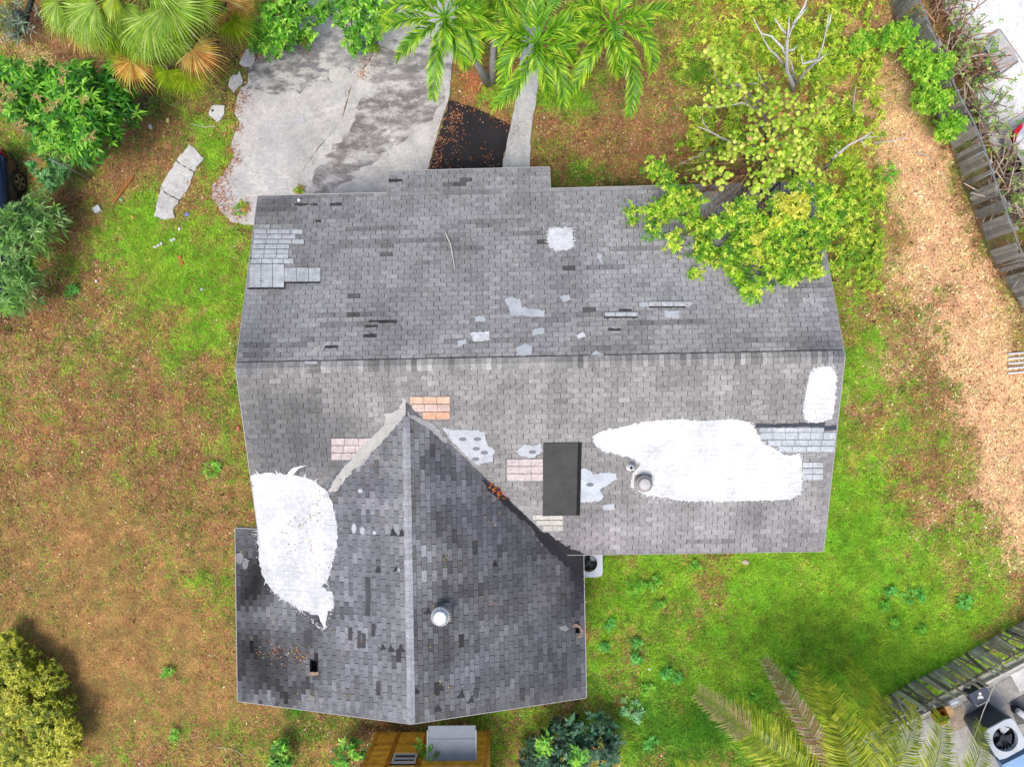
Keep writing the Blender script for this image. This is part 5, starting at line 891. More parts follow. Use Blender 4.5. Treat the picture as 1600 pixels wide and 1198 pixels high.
# air conditioners
def condenser(label, px, py, z, w, rz, body, topc, r_fan, dark=(40, 44, 50)):
    b = G(px, py, z); b[2] = 0.03; t = thing('air_conditioner', label, 'air conditioner', tuple(b)); R = Matrix.Rotation(rz, 3, 'Z')
    def plan(s, rr, zz, n=5):
        out = []
        for cx, cy, a0 in ((s - rr, s - rr, 0), (-s + rr, s - rr, 90), (-s + rr, -s + rr, 180), (s - rr, -s + rr, 270)):
            for k in range(n + 1):
                a = math.radians(a0 + 90 * k / n); out.append(np.array(R @ Vector((cx + rr * math.cos(a), cy + rr * math.sin(a), 0))) + [b[0], b[1], zz])
        return out
    s = w / 2; m = MB(); lo, hi = plan(s * .97, .09, b[2]), plan(s * .97, .09, z - .05); n = len(lo); m.add(lo + hi, [(i, (i + 1) % n, n + (i + 1) % n, n + i) for i in range(n)], tuple(C(*body))); m.build('housing', M_metal, t)
    for k in range(-8, 9):
        for a in range(4):
            q = Matrix.Rotation(rz + a * math.pi / 2, 3, 'Z'); c = np.array(q @ Vector((s * .985, k * s / 10, 0))) + [b[0], b[1], (z + b[2]) / 2 - .02]; mm = MB() if (k == -8 and a == 0) else mm; mm.box(c, (.02, s / 22, z - .2), tuple(C(*body) * 1.25), M=q)
    mm.build('louvre', M_metal, t)['kind'] = 'stuff'
    m = MB(); pl, ph, N_ = plan(s, .1, z - .05), plan(s, .1, z), 24; ring = [np.array([b[0] + r_fan * math.cos(2 * math.pi * k / N_ + rz + math.pi / 4), b[1] + r_fan * math.sin(2 * math.pi * k / N_ + rz + math.pi / 4), z]) for k in range(N_)]
    outer = []
    for k in range(N_):
        a = 2 * math.pi * k / N_ + math.pi / 4; ca, sa = math.cos(a), math.sin(a); f = s / max(abs(ca), abs(sa)); f = min(f, s * 1.28); outer.append(np.array(R @ Vector((ca * f, sa * f, 0))) + [b[0], b[1], z])
    m.add(outer + ring + [p - [0, 0, .12] for p in ring] + [p - [0, 0, .05] for p in outer], [(k, (k + 1) % N_, N_ + (k + 1) % N_, N_ + k) for k in range(N_)] + [(N_ + k, N_ + (k + 1) % N_, 2 * N_ + (k + 1) % N_, 2 * N_ + k) for k in range(N_)] + [(3 * N_ + k, 3 * N_ + (k + 1) % N_, (k + 1) % N_, k) for k in range(N_)], tuple(C(*topc))); m.build('top_panel', M_plain, t)
    m = MB(); m.lathe([(r_fan * 1.05, z - .3), (r_fan * 1.05, z - .29)], [b[0], b[1], 0], 20, tuple(C(*dark))); m.build('fan_well', M_rubber, t)
    for k in range(4):
        a = rz + .5 + k * math.pi / 2; m = MB(); V = [np.array([b[0] + rr * math.cos(a + da), b[1] + rr * math.sin(a + da), z - .14 + dz]) for rr, da, dz in ((.06, 0, 0), (r_fan * .9, -.15, .03), (r_fan * .92, .75, -.05), (.07, .6, -.03))]; m.prism(V, (0, 0, -.006), tuple(C(70, 76, 84) if k else C(214, 216, 222))); m.build('fan_blade', M_plain, t)
    m = MB(); m.lathe([(.085, z - .17), (.085, z - .08), (.05, z - .07)], [b[0], b[1], 0], 14, tuple(C(50, 54, 60))); m.build('hub', M_plain, t)
    m = MB()
    for k in range(16):
        a = 2 * math.pi * k / 16; m.tube([[b[0] + .05 * math.cos(a), b[1] + .05 * math.sin(a), z - .01], [b[0] + r_fan * math.cos(a), b[1] + r_fan * math.sin(a), z - .006]], .0025, tuple(C(80, 84, 88)), 3, False)
    m.build('grille', M_metal, t)['kind'] = 'stuff'
condenser('blue-grey air conditioner with a big round fan on the neighbour patio at the lower right', 1571, 1154, .95, .92, math.radians(28), (112, 122, 134), (206, 212, 218), .345)
condenser('pale grey air conditioner tucked under the roof beside the dark wing', 920, 880, .75, .78, 0, (190, 198, 206), (222, 230, 238), .24, (120, 126, 132))
# small things on the patio
def boxthing(name, label, cat, px, py, z, dims, rz, col, mat=M_plain):
    p = G(px, py, z); t = thing(name, label, cat, (p[0], p[1], .045)); return t, np.array([p[0], p[1], .045])
t, p = boxthing('storage_box', 'dark blue-grey box with a white person symbol on its lid', 'box', 1530, 1085, .3, None, 0, None); a = math.radians(26)
R = Matrix.Rotation(a, 3, 'Z')
m = MB(); m.box(p + [0, 0, .13], (.52, .32, .26), tuple(C(70, 76, 92)), a); m.build('body', M_plain, t)
m = MB(); m.box(p + [0, 0, .28], (.54, .34, .035), tuple(C(84, 92, 108)), a); m.build('lid', M_plain, t)
m = MB(); q = p + [0, 0, .299]; R2 = Matrix.Rotation(math.radians(5), 3, 'Z')
m.prism([q + np.array(R2 @ Vector((.045 * math.cos(k), .05 + .045 * math.sin(k), .003))) for k in np.arange(0, 6.28, .5)], (0, 0, -.004), tuple(C(240, 240, 240)))
m.prism([q + np.array(R2 @ Vector((x, y, .003))) for x, y in ((-.085, -.09), (.085, -.09), (.075, -.03), (.035, -.004), (-.035, -.004), (-.075, -.03))], (0, 0, -.004), tuple(C(240, 240, 240))); m.build('person_symbol', M_plain, t)
m = MB(); hpts = [p + np.array(R @ Vector((x, y, z))) for x, y, z in ((-.2, -.17, .2), (-.2, -.27, .24), (.2, -.27, .24), (.2, -.17, .2))]; m.tube(hpts, .014, tuple(C(240, 240, 238)), 6); m.build('handle', M_plain, t)
t, p = boxthing('cardboard_box', 'open brown carton on the neighbour patio', 'carton', 1466, 1114, .15, None, 0, None); m = MB(); a = math.radians(24); R = Matrix.Rotation(a, 3, 'Z'); bc = tuple(C(150, 100, 50))
for cx, cy, dx, dy in ((0, .16, .36, .012), (0, -.16, .36, .012), (.174, 0, .012, .308), (-.174, 0, .012, .308)): m.box(p + np.array(R @ Vector((cx, cy, .14))), (dx, dy, .28), bc, a)
m.box(p + [0, 0, .01], (.34, .30, .012), tuple(C(110, 64, 26)), a); m.build('carton_body', M_wood, t)
m = MB(); m.box(p + np.array(R @ Vector((.27, .04, .27))), (.18, .30, .01), tuple(C(206, 170, 120)), M=R @ Matrix.Rotation(-.35, 3, 'Y')); m.build('flap', M_wood, t)
t, p = boxthing('tray', 'small white tray holding an orange-yellow block beside the brown carton', 'tray', 1474, 1127, .1, None, 0, None); m = MB(); m.box(p + [0, 0, .03], (.30, .22, .06), tuple(C(236, 232, 222)), a, taper=1.08); m.build('tray_body', M_plain, t); m = MB(); m.box(p + [0, 0, .07], (.20, .13, .05), tuple(C(232, 160, 20)), a); m.build('block', M_plain, t)
t, p = boxthing('plastic_jug', 'white and pale blue plastic jug lying by the kerb', 'jug', 1489, 1095, .1, None, 0, None); m = MB(); Mx = Matrix.Rotation(math.radians(24), 3, 'Z') @ Matrix.Rotation(math.pi / 2, 3, 'Y'); m.lathe([(.03, -.2), (.07, -.17), (.075, .1), (.05, .15)], p + [0, 0, .075], 14, tuple(C(224, 232, 240)), Mx); m.build('jug_body', M_plain, t, True); m = MB(); m.lathe([(.035, .15), (.035, .19)], p + [0, 0, .075], 12, tuple(C(120, 190, 226)), Mx); m.build('cap', M_plain, t)
t, p = boxthing('pipe', 'thick white pipe standing slanted right of the big air conditioner', 'pipe', 1592, 1112, .3, None, 0, None); m = MB(); m.tube([p + [-.1, .08, .35], p + [.28, -.2, .36]], .09, tuple(C(226, 230, 234)), 16); m.build('barrel', M_plain, t, True); m = MB(); m.tube([p + [.1, -.07, .36], p + [.16, -.115, .36]], .1, tuple(C(190, 200, 210)), 16); m.build('coupling', M_plain, t, True); m = MB(); m.box(p + [0.05, 0, .13], (.2, .16, .26), tuple(C(60, 60, 64))); m.build('stand', M_rubber, t)
m = MB(); a, b = G(1557, 1062, 1.5), G(1519, 1160, 2.2); m.tube([a, (a + b) / 2 - [0, 0, .04], b], .011, tuple(C(236, 226, 206)), 5); tag(m.build('line', M_plain), 'taut pale clothes line stretched over the patio at the lower right', 'cord')
t, p = boxthing('plastic_tub', 'light blue plastic tub at the lower right corner under the air conditioner', 'tub', 1590, 1192, .25, None, 0, None); m = MB(); a = math.radians(26); m.box(p + [0, 0, .17], (.85, .5, .34), tuple(C(120, 160, 206)), a, taper=1.06); m.build('tub_body', M_plain, t); m = MB(); m.box(p + [0, 0, .355], (.93, .56, .03), tuple(C(150, 186, 224)), a); m.build('lid', M_plain, t)
t, p = boxthing('toy_ball', 'blue, white and green striped beach ball half hidden by palm fronds', 'ball', 1396, 1150, .15, None, 0, None)
for k, c in enumerate([(40, 110, 210), (240, 236, 230), (70, 200, 120), (240, 236, 230), (230, 150, 120), (240, 236, 230)]):
    m = MB(); V = []; n1 = 5
    for i in range(9):
        th = math.pi * i / 8
        for j in range(n1): ph = 2 * math.pi * (k + j / (n1 - 1)) / 6; V.append(p + [0, 0, .15] + .16 * np.array([math.cos(th), math.sin(th) * math.cos(ph), math.sin(th) * math.sin(ph)]))
    m.add(V, [(i * n1 + j, i * n1 + j + 1, (i + 1) * n1 + j + 1, (i + 1) * n1 + j) for i in range(8) for j in range(n1 - 1)], tuple(C(*c))); m.build('stripe', M_plain, t, True)
# white paving beyond the right fence, with a utility hatch
o = slab('concrete_pad', rag([(1452, -40), (1470, 0), (1490, 40), (1500, 90), (1520, 130), (1535, 175), (1550, 230), (1600, 330), (1700, 400), (1900, 300), (1900, -200), (1452, -200)], 12, 1.5, 31), .03, C(236, 235, 233, 1.3), M_concrete); o['kind'] = 'structure'
t = thing('utility_hatch', 'grey utility hatch with a dark mat set in the white paving', 'hatch', tuple(G(1555, 85, .03)))
for nm, poly, z, c in (('dark_mat', [(1524, 76), (1536, 68), (1563, 113), (1546, 126)], .045, C(86, 90, 98)), ('cover_plate', [(1537, 67), (1561, 47), (1576, 68), (1549, 84)], .05, C(214, 213, 210)), ('cover_plate', [(1550, 85), (1577, 69), (1592, 92), (1563, 112)], .05, C(206, 205, 203)), ('rim', [(1504, 76), (1560, 45), (1562, 47), (1522, 75), (1506, 79)], .047, C(176, 160, 146)), ('rim', [(1545, 127), (1590, 94), (1592, 97), (1547, 130)], .047, C(160, 156, 152))):
    slab(nm, poly, z, c, M_concrete if nm != 'dark_mat' else M_rubber, t, .03)
m = MB(); m.prism(ccw3([(1561, 46), (1562.5, 45), (1600, 98), (1599, 99)], .034), (0, 0, -.003), tuple(C(150, 146, 140))); tag(m.build('paving_joint', M_concrete, o))
# cars
def car(label, cat, M, col, tail, seed=1):
    """M: 4x4 placing the middle of the car on the ground, local +x forwards"""
    M = Matrix(M); t = thing('parked_car', label, cat, tuple(M.translation)); W = lambda x, y, z: np.array(M @ Vector((x, y, z)))
    st = [(-2.2, .55, .62, .42), (-2.15, .72, .82, .3), (-1.9, .84, .95, .24), (-1.2, .88, .98, .22), (0, .89, .98, .22), (1.1, .88, .95, .22), (1.8, .82, .88, .26), (2.12, .68, .74, .32), (2.2, .5, .6, .4)]
    m = MB(); V = []; prof = [(0, 1.0), (.55, 1.0), (.85, .97), (.97, .86), (1.0, .62), (1.0, .3), (.95, .05), (.85, 0)]
    K = len(prof) * 2
    for x, hw, zt_, zb_ in st:
        row_ = [(hw * a, zb_ + (zt_ - zb_) * b) for a, b in prof]
        for y, z in [(-a, b) for a, b in row_][::-1] + row_: V.append(W(x, y, z))
    F = [(i * K + j, i * K + j + 1, (i + 1) * K + j + 1, (i + 1) * K + j) for i in range(len(st) - 1) for j in range(K - 1)] + [tuple(range(K - 1, -1, -1)), tuple((len(st) - 1) * K + j for j in range(K))] + [(i * K, (i + 1) * K, (i + 1) * K + K - 1, i * K + K - 1) for i in range(len(st) - 1)]
    m.add(V, F, tuple(col)); body = m.build('body', M_gloss, t, True)
    m = MB(); lo = [(-1.75, -.76), (.95, -.78), (.95, .78), (-1.75, .76)]; hi = [(-1.25, -.60), (.3, -.62), (.3, .62), (-1.25, .60)]
    m.add([W(x, y, .94) for x, y in lo] + [W(x, y, 1.40) for x, y in hi], [(0, 1, 5, 4), (1, 2, 6, 5), (2, 3, 7, 6), (3, 0, 4, 7)], tuple(C(26, 30, 36))); m.build('windows', M_glass, t)
    m = MB(); m.prism([W(x * 1.02 - .01, y * 1.03, 1.44) for x, y in hi], (0, 0, -.045), tuple(col)); m.build('car_roof', M_gloss, t)
    m = MB()
    for (a, b) in zip(lo, hi):
        m.tube([W(a[0], a[1] * 1.01, .93), W(b[0], b[1] * 1.01, 1.41)], .03, tuple(col), 5)
    m.tube([W(-.4, -.775, .93), W(-.4, -.625, 1.41)], .03, tuple(col), 5); m.tube([W(-.4, .775, .93), W(-.4, .625, 1.41)], .03, tuple(col), 5); m.build('pillars', M_gloss, t)
    for x in (-1.35, 1.35):
        for sy in (-1, 1):
            w = bpy.data.objects.new('wheel', None); COL.objects.link(w); w.parent = t; ORG[w.name] = orgof(t); q = M.to_3x3() @ Matrix.Rotation(math.pi / 2, 3, 'X'); c = W(x, sy * .80, .33)
            m = MB(); m.lathe([(.20, -.1), (.31, -.1), (.335, -.06), (.335, .06), (.31, .1), (.20, .1)], c, 24, tuple(C(44, 42, 40)), q); m.build('tyre', M_rubber, w, True)
            m = MB(); m.lathe([(.215, -.07), (.215, .07)], c, 20, tuple(C(50, 50, 52)), q); cz = np.array(q @ Vector((0, 0, 1))) * (-sy)
            for k in range(5):
                a = 2 * math.pi * k / 5; e = np.array(q @ Vector((math.cos(a), math.sin(a), 0))); e2 = np.array(q @ Vector((-math.sin(a), math.cos(a), 0))) * .035; f_ = c + cz * .108
                m.add([f_ + e * .03 - e2, f_ + e * .03 + e2, f_ + e * .2 + e2 * 1.3, f_ + e * .2 - e2 * 1.3], [(0, 1, 2, 3), (3, 2, 1, 0)], tuple(C(206, 204, 200)))
            for k in range(20):
                a, b_ = 2 * math.pi * k / 20, 2 * math.pi * (k + 1) / 20; f_ = c + cz * .106; pr = lambda rr, an: f_ + np.array(q @ Vector((math.cos(an), math.sin(an), 0))) * rr
                m.add([pr(.2, a), pr(.235, a), pr(.235, b_), pr(.2, b_)], [(0, 1, 2, 3), (3, 2, 1, 0)], tuple(C(180, 176, 172)))
            m.build('rim', M_metal, w)
    for sy in (-1, 1):
        m = MB(); m.add([W(-2.225, sy * .38, .66), W(-2.225, sy * .38, .82), W(-2.15, sy * .74, .84), W(-2.15, sy * .74, .66), W(-1.86, sy * .865, .84), W(-1.86, sy * .865, .72), W(-2.1, sy * .5, .845), W(-2.02, sy * .73, .875)], [(0, 1, 2, 3), (3, 2, 4, 5), (3, 2, 1, 0), (5, 4, 2, 3), (1, 6, 7, 2), (2, 7, 6, 1), (2, 7, 4), (4, 7, 2)], tuple(tail)); m.build('tail_light', M_gloss, t)
        m = MB(); m.box(W(.75, sy * .95, 1.0), (.12, .2, .14), tuple(col), M=M.to_3x3()); m.build('mirror', M_gloss, t)
    return t
a = math.radians(-91); c = G(30, 284, .35); hd = np.array([math.cos(a), math.sin(a), 0]); sd = np.array([-hd[1], hd[0], 0])
ctr = c + hd * 1.35 - sd * .9; M = Matrix.Rotation(a, 4, 'Z'); M.translation = Vector((ctr[0], ctr[1], 0)); car('dark blue car with alloy wheels parked at the left edge behind the bushes', 'car', M, C(22, 34, 66), C(120, 26, 24))
a = math.radians(-60); hd = np.array([math.cos(a), math.sin(a), 0]); sd = np.array([-hd[1], hd[0], 0]); c = G(1577, 212, .7); ctr = c + hd * 2.1 + sd * .78; M = Matrix.Rotation(a, 4, 'Z'); M.translation = Vector((ctr[0], ctr[1], .03)); car('white car with a red tail light at the right edge', 'car', M, C(244, 244, 246), C(214, 24, 36))
# timber shed at the bottom
sx0, sx1 = G(591, 1148, 0)[0], G(764, 1138, 0)[0]; syy = G(680, 1143, 0)[1]; sh = thing('timber_shed', 'honey-coloured timber shed with a small window at the bottom edge', 'shed', (sx0, syy, 0)); r = random.Random(3)
OC = (222, 172, 66); m = MB(); m.prism([(sx0 + .02, syy - 2.0, 2.2), (sx1 - .02, syy - 2.0, 2.2), (sx1 - .02, syy - .02, 2.2), (sx0 + .02, syy - .02, 2.2)], (0, 0, -2.2), tuple(C(120, 80, 30))); m.build('wall', M_wood, sh)
wx0, wx1, wz0, wz1 = sx0 + .75, sx0 + 1.35, 1.3, 1.72; z = 0.0
while z < 2.2:
    hgt = .115; c = tuple(C(*OC) * r.uniform(1.1, 1.7))
    for (xa, xb) in (((sx0, wx0 - .06), (wx1 + .06, sx1)) if wz0 - .06 < z + .05 < wz1 + .06 else ((sx0, sx1),)):
        m = MB(); m.box(((xa + xb) / 2, syy + .002, z + hgt / 2), (xb - xa, .03, hgt - .008), c); m.build('board', M_wood, sh)
    m = MB(); m.box((sx1 + .012, syy - 1.0, z + hgt / 2), (.03, 1.9, hgt - .008), c); m.build('board', M_wood, sh)
    z += hgt
for x in (sx0, sx1 + .01): m = MB(); m.box((x, syy + .028, 1.1), (.1, .025, 2.2), tuple(C(226, 166, 70))); m.build('corner_trim', M_wood, sh)
for x in (wx0 - .12, wx1 + .12): m = MB(); m.box((x, syy + .03, .95), (.11, .03, 1.9), tuple(C(190, 130, 44))); m.build('corner_trim', M_wood, sh)
m = MB()
for (cx, cz, dx, dz) in (((wx0 + wx1) / 2, wz0, wx1 - wx0 + .08, .05), ((wx0 + wx1) / 2, wz1, wx1 - wx0 + .08, .05), (wx0, (wz0 + wz1) / 2, .05, wz1 - wz0), (wx1, (wz0 + wz1) / 2, .05, wz1 - wz0), ((wx0 + wx1) / 2, (wz0 + wz1) / 2 + .02, wx1 - wx0, .04)): m.box((cx, syy + .03, cz), (dx, .05, dz), tuple(C(236, 236, 234)))
wf = m.build('window', M_plain, sh); m = MB(); m.box(((wx0 + wx1) / 2, syy + .012, (wz0 + wz1) / 2), (wx1 - wx0 - .05, .01, wz1 - wz0 - .05), tuple(C(40, 44, 40))); m.build('pane', M_glass, wf)
aw0, aw1 = G(668, 1190, 1.65)[0], G(743, 1190, 1.65)[0]
m = MB(); ya, za, yb_, zb_ = syy + .02, 1.62, syy + .86, 1.42
for i, (f0, f1) in enumerate(((0, .62), (.6, 1.0))):
    y0, y1, z0, z1 = ya + (yb_ - ya) * f0, ya + (yb_ - ya) * f1, za + (zb_ - za) * f0 + .012 * (1 - i), za + (zb_ - za) * f1 + .012 * (1 - i); m = MB(); m.prism([(aw0, y0, z0), (aw1, y0, z0), (aw1, y1, z1), (aw0, y1, z1)], (0, 0, -.012), tuple(C(150, 160, 170))); m.build('canopy_sheet', M_plain, sh)
for x in (aw0 - .01, aw1 + .01): m = MB(); m.prism([(x - .02, ya, za + .03), (x + .02, ya, za + .03), (x + .02, yb_ - .1, zb_ + .05), (x - .02, yb_ - .1, zb_ + .05)], (0, 0, -.05), tuple(C(176, 186, 192))); m.build('canopy_rail', M_plain, sh)
m = MB(); m.add([(sx0 - .1, syy + .02, 2.22), (sx1 + .1, syy + .02, 2.22), (sx1 + .1, syy - 1, 2.7), (sx0 - .1, syy - 1, 2.7), (sx1 + .1, syy - 2.1, 2.22), (sx0 - .1, syy - 2.1, 2.22)], [(0, 1, 2, 3), (3, 2, 4, 5), (0, 3, 5), (1, 4, 2)], tuple(C(150, 154, 158))); m.build('roof', M_metal, sh)
# things lying on the left lawn
m = MB(); a, b = G(178, 316, .03), G(208, 275, .04); d = (b - a) / np.linalg.norm(b - a); nr = np.array([-d[1], d[0], 0]) * .045; m.prism([a + nr + [0, 0, .03], a - nr + [0, 0, .03], b - nr + [0, 0, .03], b + nr + [0, 0, .03]], (0, 0, -.03), tuple(C(176, 118, 62))); tag(m.build('plank', M_wood), 'short brown plank lying on the left lawn', 'plank')
p = G(152, 327, .05); m = MB(); m.box(p, (.2, .17, .1), tuple(C(236, 238, 238)), .5); m.build; tag(m.build('white_block', M_plain), 'white foam block on the left lawn', 'block')
for i, (x, y, dx, dy, rz, lab) in enumerate([(281, 403, .1, .13, .2, 'upper orange brick half on the left lawn'), (284, 411, .11, .1, .3, 'lower orange brick half on the left lawn')]):
    p = G(x, y, .05); m = MB(); m.box(p, (dx, dy, .07), tuple(C(214, 140, 80)), rz, taper=.95); tag(m.build('broken_brick', M_concrete), lab, 'brick', 'broken brick on the left lawn')
for i, (x, y, s, c, lab, nm, cat) in enumerate([(207, 339, .06, (224, 170, 90), 'small orange-tan stone on the left lawn', 'stone', 'stone'), (292, 335, .07, (140, 140, 210), 'lavender blue plastic scrap by the broken pavement', 'plastic_scrap', 'litter'), (189, 312, .06, (150, 190, 150), 'pale green bottle at the end of the brown plank', 'bottle', 'bottle'), (280, 358, .05, (232, 232, 230), 'white scrap in the grass below the broken pavement', 'paper_scrap', 'litter'), (150, 439, .05, (232, 230, 226), 'white scrap by the dark leaf litter on the left lawn', 'paper_scrap', 'litter'), (315, 452, .05, (200, 216, 226), 'pale blue scrap near the left wall', 'paper_scrap', 'litter'), (372, 669, .08, (206, 120, 90), 'reddish stone beside the left roof edge', 'stone', 'stone'), (235, 198, .08, (216, 212, 206), 'pale rock in the dead leaves under the fan palm', 'rock', 'rock'), (262, 188, .07, (226, 216, 130), 'yellow leaf cluster in the grass under the fan palm', 'yellow_leaf', 'leaf'), (1165, 878, .1, (206, 190, 170), 'tan rock on the lawn below the right eave', 'rock', 'rock'), (1374, 70, .07, (240, 236, 230), 'white scrap on the tan leaf strip', 'paper_scrap', 'litter'), (1015, 1045, .05, (236, 236, 232), 'white scrap among weeds on the lower lawn', 'paper_scrap', 'litter'), (27, 22, .16, (50, 64, 90), 'dark blue bucket at the upper left corner', 'bucket', 'bucket')]):
    p = G(x, y, s * .5); rr = random.Random(i); m = MB(); m.lathe([(s * .7, -s * .5), (s, -s * .15), (s * .85, s * .3), (s * .4, s * .5)], p, 7, tuple(C(*c)), Matrix.Rotation(rr.uniform(0, 6), 3, 'Z') @ Matrix.Diagonal((1.2, .8, .8))); tag(m.build(nm, M_plain), lab, cat)
m = MB()
for i, (x, y) in enumerate([(242, 386), (247, 384), (252, 381), (268, 376), (272, 374)]): m.box(G(x, y, .03), (.09, .06, .04), tuple(C(226, 226, 222) * (.9 + .04 * i)), i * .7)
tag(m.build('shell_fragments', M_plain), 'line of small white fragments on the left lawn', 'fragments', None, 'stuff')
m = MB()
for j in range(5): m.tube([G(1575, 553 + j * 7.5, .06), G(1600, 551 + j * 7.5, .06)], .028, tuple(C(246, 246, 246)), 6)
pal = m.build('plastic_rack', M_plain); tag(pal, 'white plastic rack half buried in tan leaves at the right edge', 'rack')
m = MB(); m.tube([G(38, 410, .3), G(50, 390, .8), G(62, 370, 1.0), G(76, 354, 1.2)], [.04, .05, .05, .045], tuple(C(150, 160, 70)), 7); tag(m.build('bamboo_stem', M_bark, None, True), 'slanting yellow-green stem beside the lower left fence post', 'stem')
m = MB(); m.tube([G(1330, 1176, .02)], [.1]) if False else None
for i, (ln, rr_, c, lab) in enumerate([([(335, 1166), (352, 1167), (370, 1172), (382, 1182)], .012, (206, 190, 160), 'thin crooked pale twig on the grass below the left roof corner'), ([(0, 637), (15, 648), (27, 660)], .012, (210, 190, 150), 'thin pale twig at the left edge of the brown lawn'), ([(298, 194), (322, 199), (336, 197)], .012, (206, 200, 190), 'grey twig beside the square concrete block'), ([(195, 33), (195, 33)], .01, (0, 0, 0), ''), ([(1506, 878), (1520, 890)], .014, (190, 170, 120), 'short straw twig on the lawn near the right edge'), ([(1530, 885), (1537, 872)], .012, (190, 170, 120), 'second straw twig on the lawn near the right edge')]):
    if not lab: continue
    m = MB(); m.tube([G(x, y, .03) for x, y in ln], rr_, tuple(C(*c)), 5); tag(m.build('twig', M_bark), lab, 'twig')
m = MB(); m.tube([G(52, -10, .06), G(46, 10, .06), (G(40, 30, .06)), G(30, 52, .05), G(12, 64, .05), G(-8, 66, .05)], .07, tuple(C(74, 72, 78)), 7); tag(m.build('hose', M_rubber, None, True), 'dark edging tube round the planting bed at the upper left corner', 'hose')
bush('shrub', 'grey-leaved shrub inside the planting bed at the upper left corner', 'shrub', [(15, 12, .9, .5, .5), (22, 40, .8, .4, .4), (-5, 30, 1.0, .5, .5), (8, 50, .6, .3, .3)], 60, 9, .2, .12, [(130, 150, 120), (90, 116, 80), (150, 170, 150), (60, 80, 50)], (12, 36), .02, seed=120)
# leafy weeds in the lawn
for i, (x, y, s, c, lab) in enumerate([(995, 918, .26, 0, 'wide leafy weed patch on the lawn just below the pale air conditioner'), (1022, 912, .22, 0, 'yellow-flowered weed right of the wide weed patch'), (1031, 947, .15, 0, 'small star-shaped weed below the wide weed patch'), (953, 976, .16, 1, 'small blue-green weed near the right edge of the dark wing'), (992, 1005, .2, 1, 'blue-green weed in the middle of the lower lawn weeds'), (996, 1030, .18, 1, 'weed cluster below the middle lower lawn weed'), (1042, 1052, .2, 1, 'weed left of the tan bare patch'), (1060, 1062, .18, 1, 'weed at the lower tip of the tan bare patch'), (1012, 1078, .18, 0, 'light green weed above the pale rosette weed'), (983, 1105, .3, 2, 'pale blue-green rosette weed on the lower lawn'), (995, 1122, .22, 2, 'second pale rosette weed touching the first'), (1018, 1165, .24, 1, 'weed at the edge of the dark tall grass'), (1430, 936, .34, 1, 'largest leafy weed with yellow flowers on the right lawn'), (1392, 928, .2, 1, 'weed left of the largest leafy weed on the right lawn'), (1385, 948, .15, 0, 'low weed below left of the largest leafy weed'), (1510, 941, .22, 1, 'leafy weed right of the largest one near the picket fence'), (1400, 975, .16, 0, 'small weed below the largest leafy weed'), (1442, 985, .14, 0, 'tiny weed cluster above the picket fence'), (1088, 883, .14, 0, 'small lime weed below the main eave'), (944, 1015, .14, 1, 'tiny weed close to the dark wing wall'), (1238, 1055, .24, 0, 'lime weed behind the dead palm frond'), (1180, 1090, .2, 0, 'lime weed between the palm fronds at the bottom'), (1270, 400, .2, 0, 'bright weed on the grass beside the roof corner under the tree'), (1328, 400, .34, 0, 'broad bright green weed right of the overhanging tree'), (1390, 270, .34, 0, 'bright weed mound at the edge of the tan leaf strip'), (330, 735, .26, 0, 'bright green grass-like weed in the brown left lawn'), (258, 1052, .16, 0, 'small green weed in the brown grass at the lower left'), (268, 1152, .18, 0, 'green weed near the bottom edge at the lower left'), (110, 455, .2, 1, 'grey-green weed beside the dark leaf litter'), (130, 100, .24, 0, 'green weed on the bare soil above the mango tree')]):
    pal_ = [[(112, 186, 46), (142, 204, 66), (92, 160, 36)], [(92, 184, 70), (116, 200, 92), (78, 156, 50)], [(122, 184, 120), (144, 198, 140), (100, 164, 96)]][c]
    bush('weed', lab, 'weed', [(x, y, .2, s, .12), (x + s * 26, y - s * 20, .18, s * .6, .1), (x - s * 24, y + s * 22, .16, s * .5, .1)], int(8 + 46 * s), 6, .10, .28, pal_, (x, y), .008, seed=140 + i, group='leafy weeds growing in the lawn', kw=dict(pitch=(-.1, .5)))
# ------------------------------------------------------------------ grass blades, dry thatch and fallen leaves (uncountable)
NS = 1700000
spx = rng.uniform(-110, 1710, NS); spy = rng.uniform(-110, 1310, NS)
ok = np.ones(NS, bool)
for P_ in PAVED: ok &= ~inpoly(spx, spy, P_)
for P_ in ([(1452, -200), (1470, 0), (1490, 40), (1500, 90), (1520, 130), (1535, 175), (1550, 230), (1600, 330), (1700, 400), (1900, 300), (1900, -200)], YD): ok &= ~inpoly(spx, spy, P_)
for P_ in ([(430, 322), (1250, 308), (1270, 840), (900, 850), (880, 1050), (400, 1055), (405, 850)],): ok &= ~inpoly(spx, spy, P_)
spx, spy = spx[ok], spy[ok]
D_ = np.array([ray(x, y) for x, y in [(0, 0)]])          # vectorised unprojection to the ground
dd = np.stack([(spx - 800) / FOC, -(spy - 599) / FOC, -np.ones(len(spx))], 1) @ ROT.T
tt = -CH / dd[:, 2]; gp = CAMP + dd * tt[:, None]; gp[:, 2] = 0.03 * (fbm(gp[:, 0] / 1.3, gp[:, 1] / 1.3, 77) - .5)
Wc = cover(spx, spy); cum = np.cumsum(Wc, 0); pick = (rng.uniform(0, 1, len(spx))[None] > cum).sum(0).clip(0, len(CK) - 1)
jit = rng.normal(1, .28, (len(spx), 1)).clip(.4, 1.9) * rng.normal(1, .07, (len(spx), 3))
cl_ = fbm(spx / 11, spy / 11, 501, 3); cl2 = fbm(spx / 34, spy / 34, 577, 3); yel = fbm(spx / 22, spy / 22, 611, 3)
jit = jit * (.45 + 1.05 * cl_ + .25 * (cl2 - .5))[:, None] * np.stack([.72 + .6 * yel, np.ones_like(yel), .8 + .4 * yel], 1)
hue = np.array([1, 1, 1])
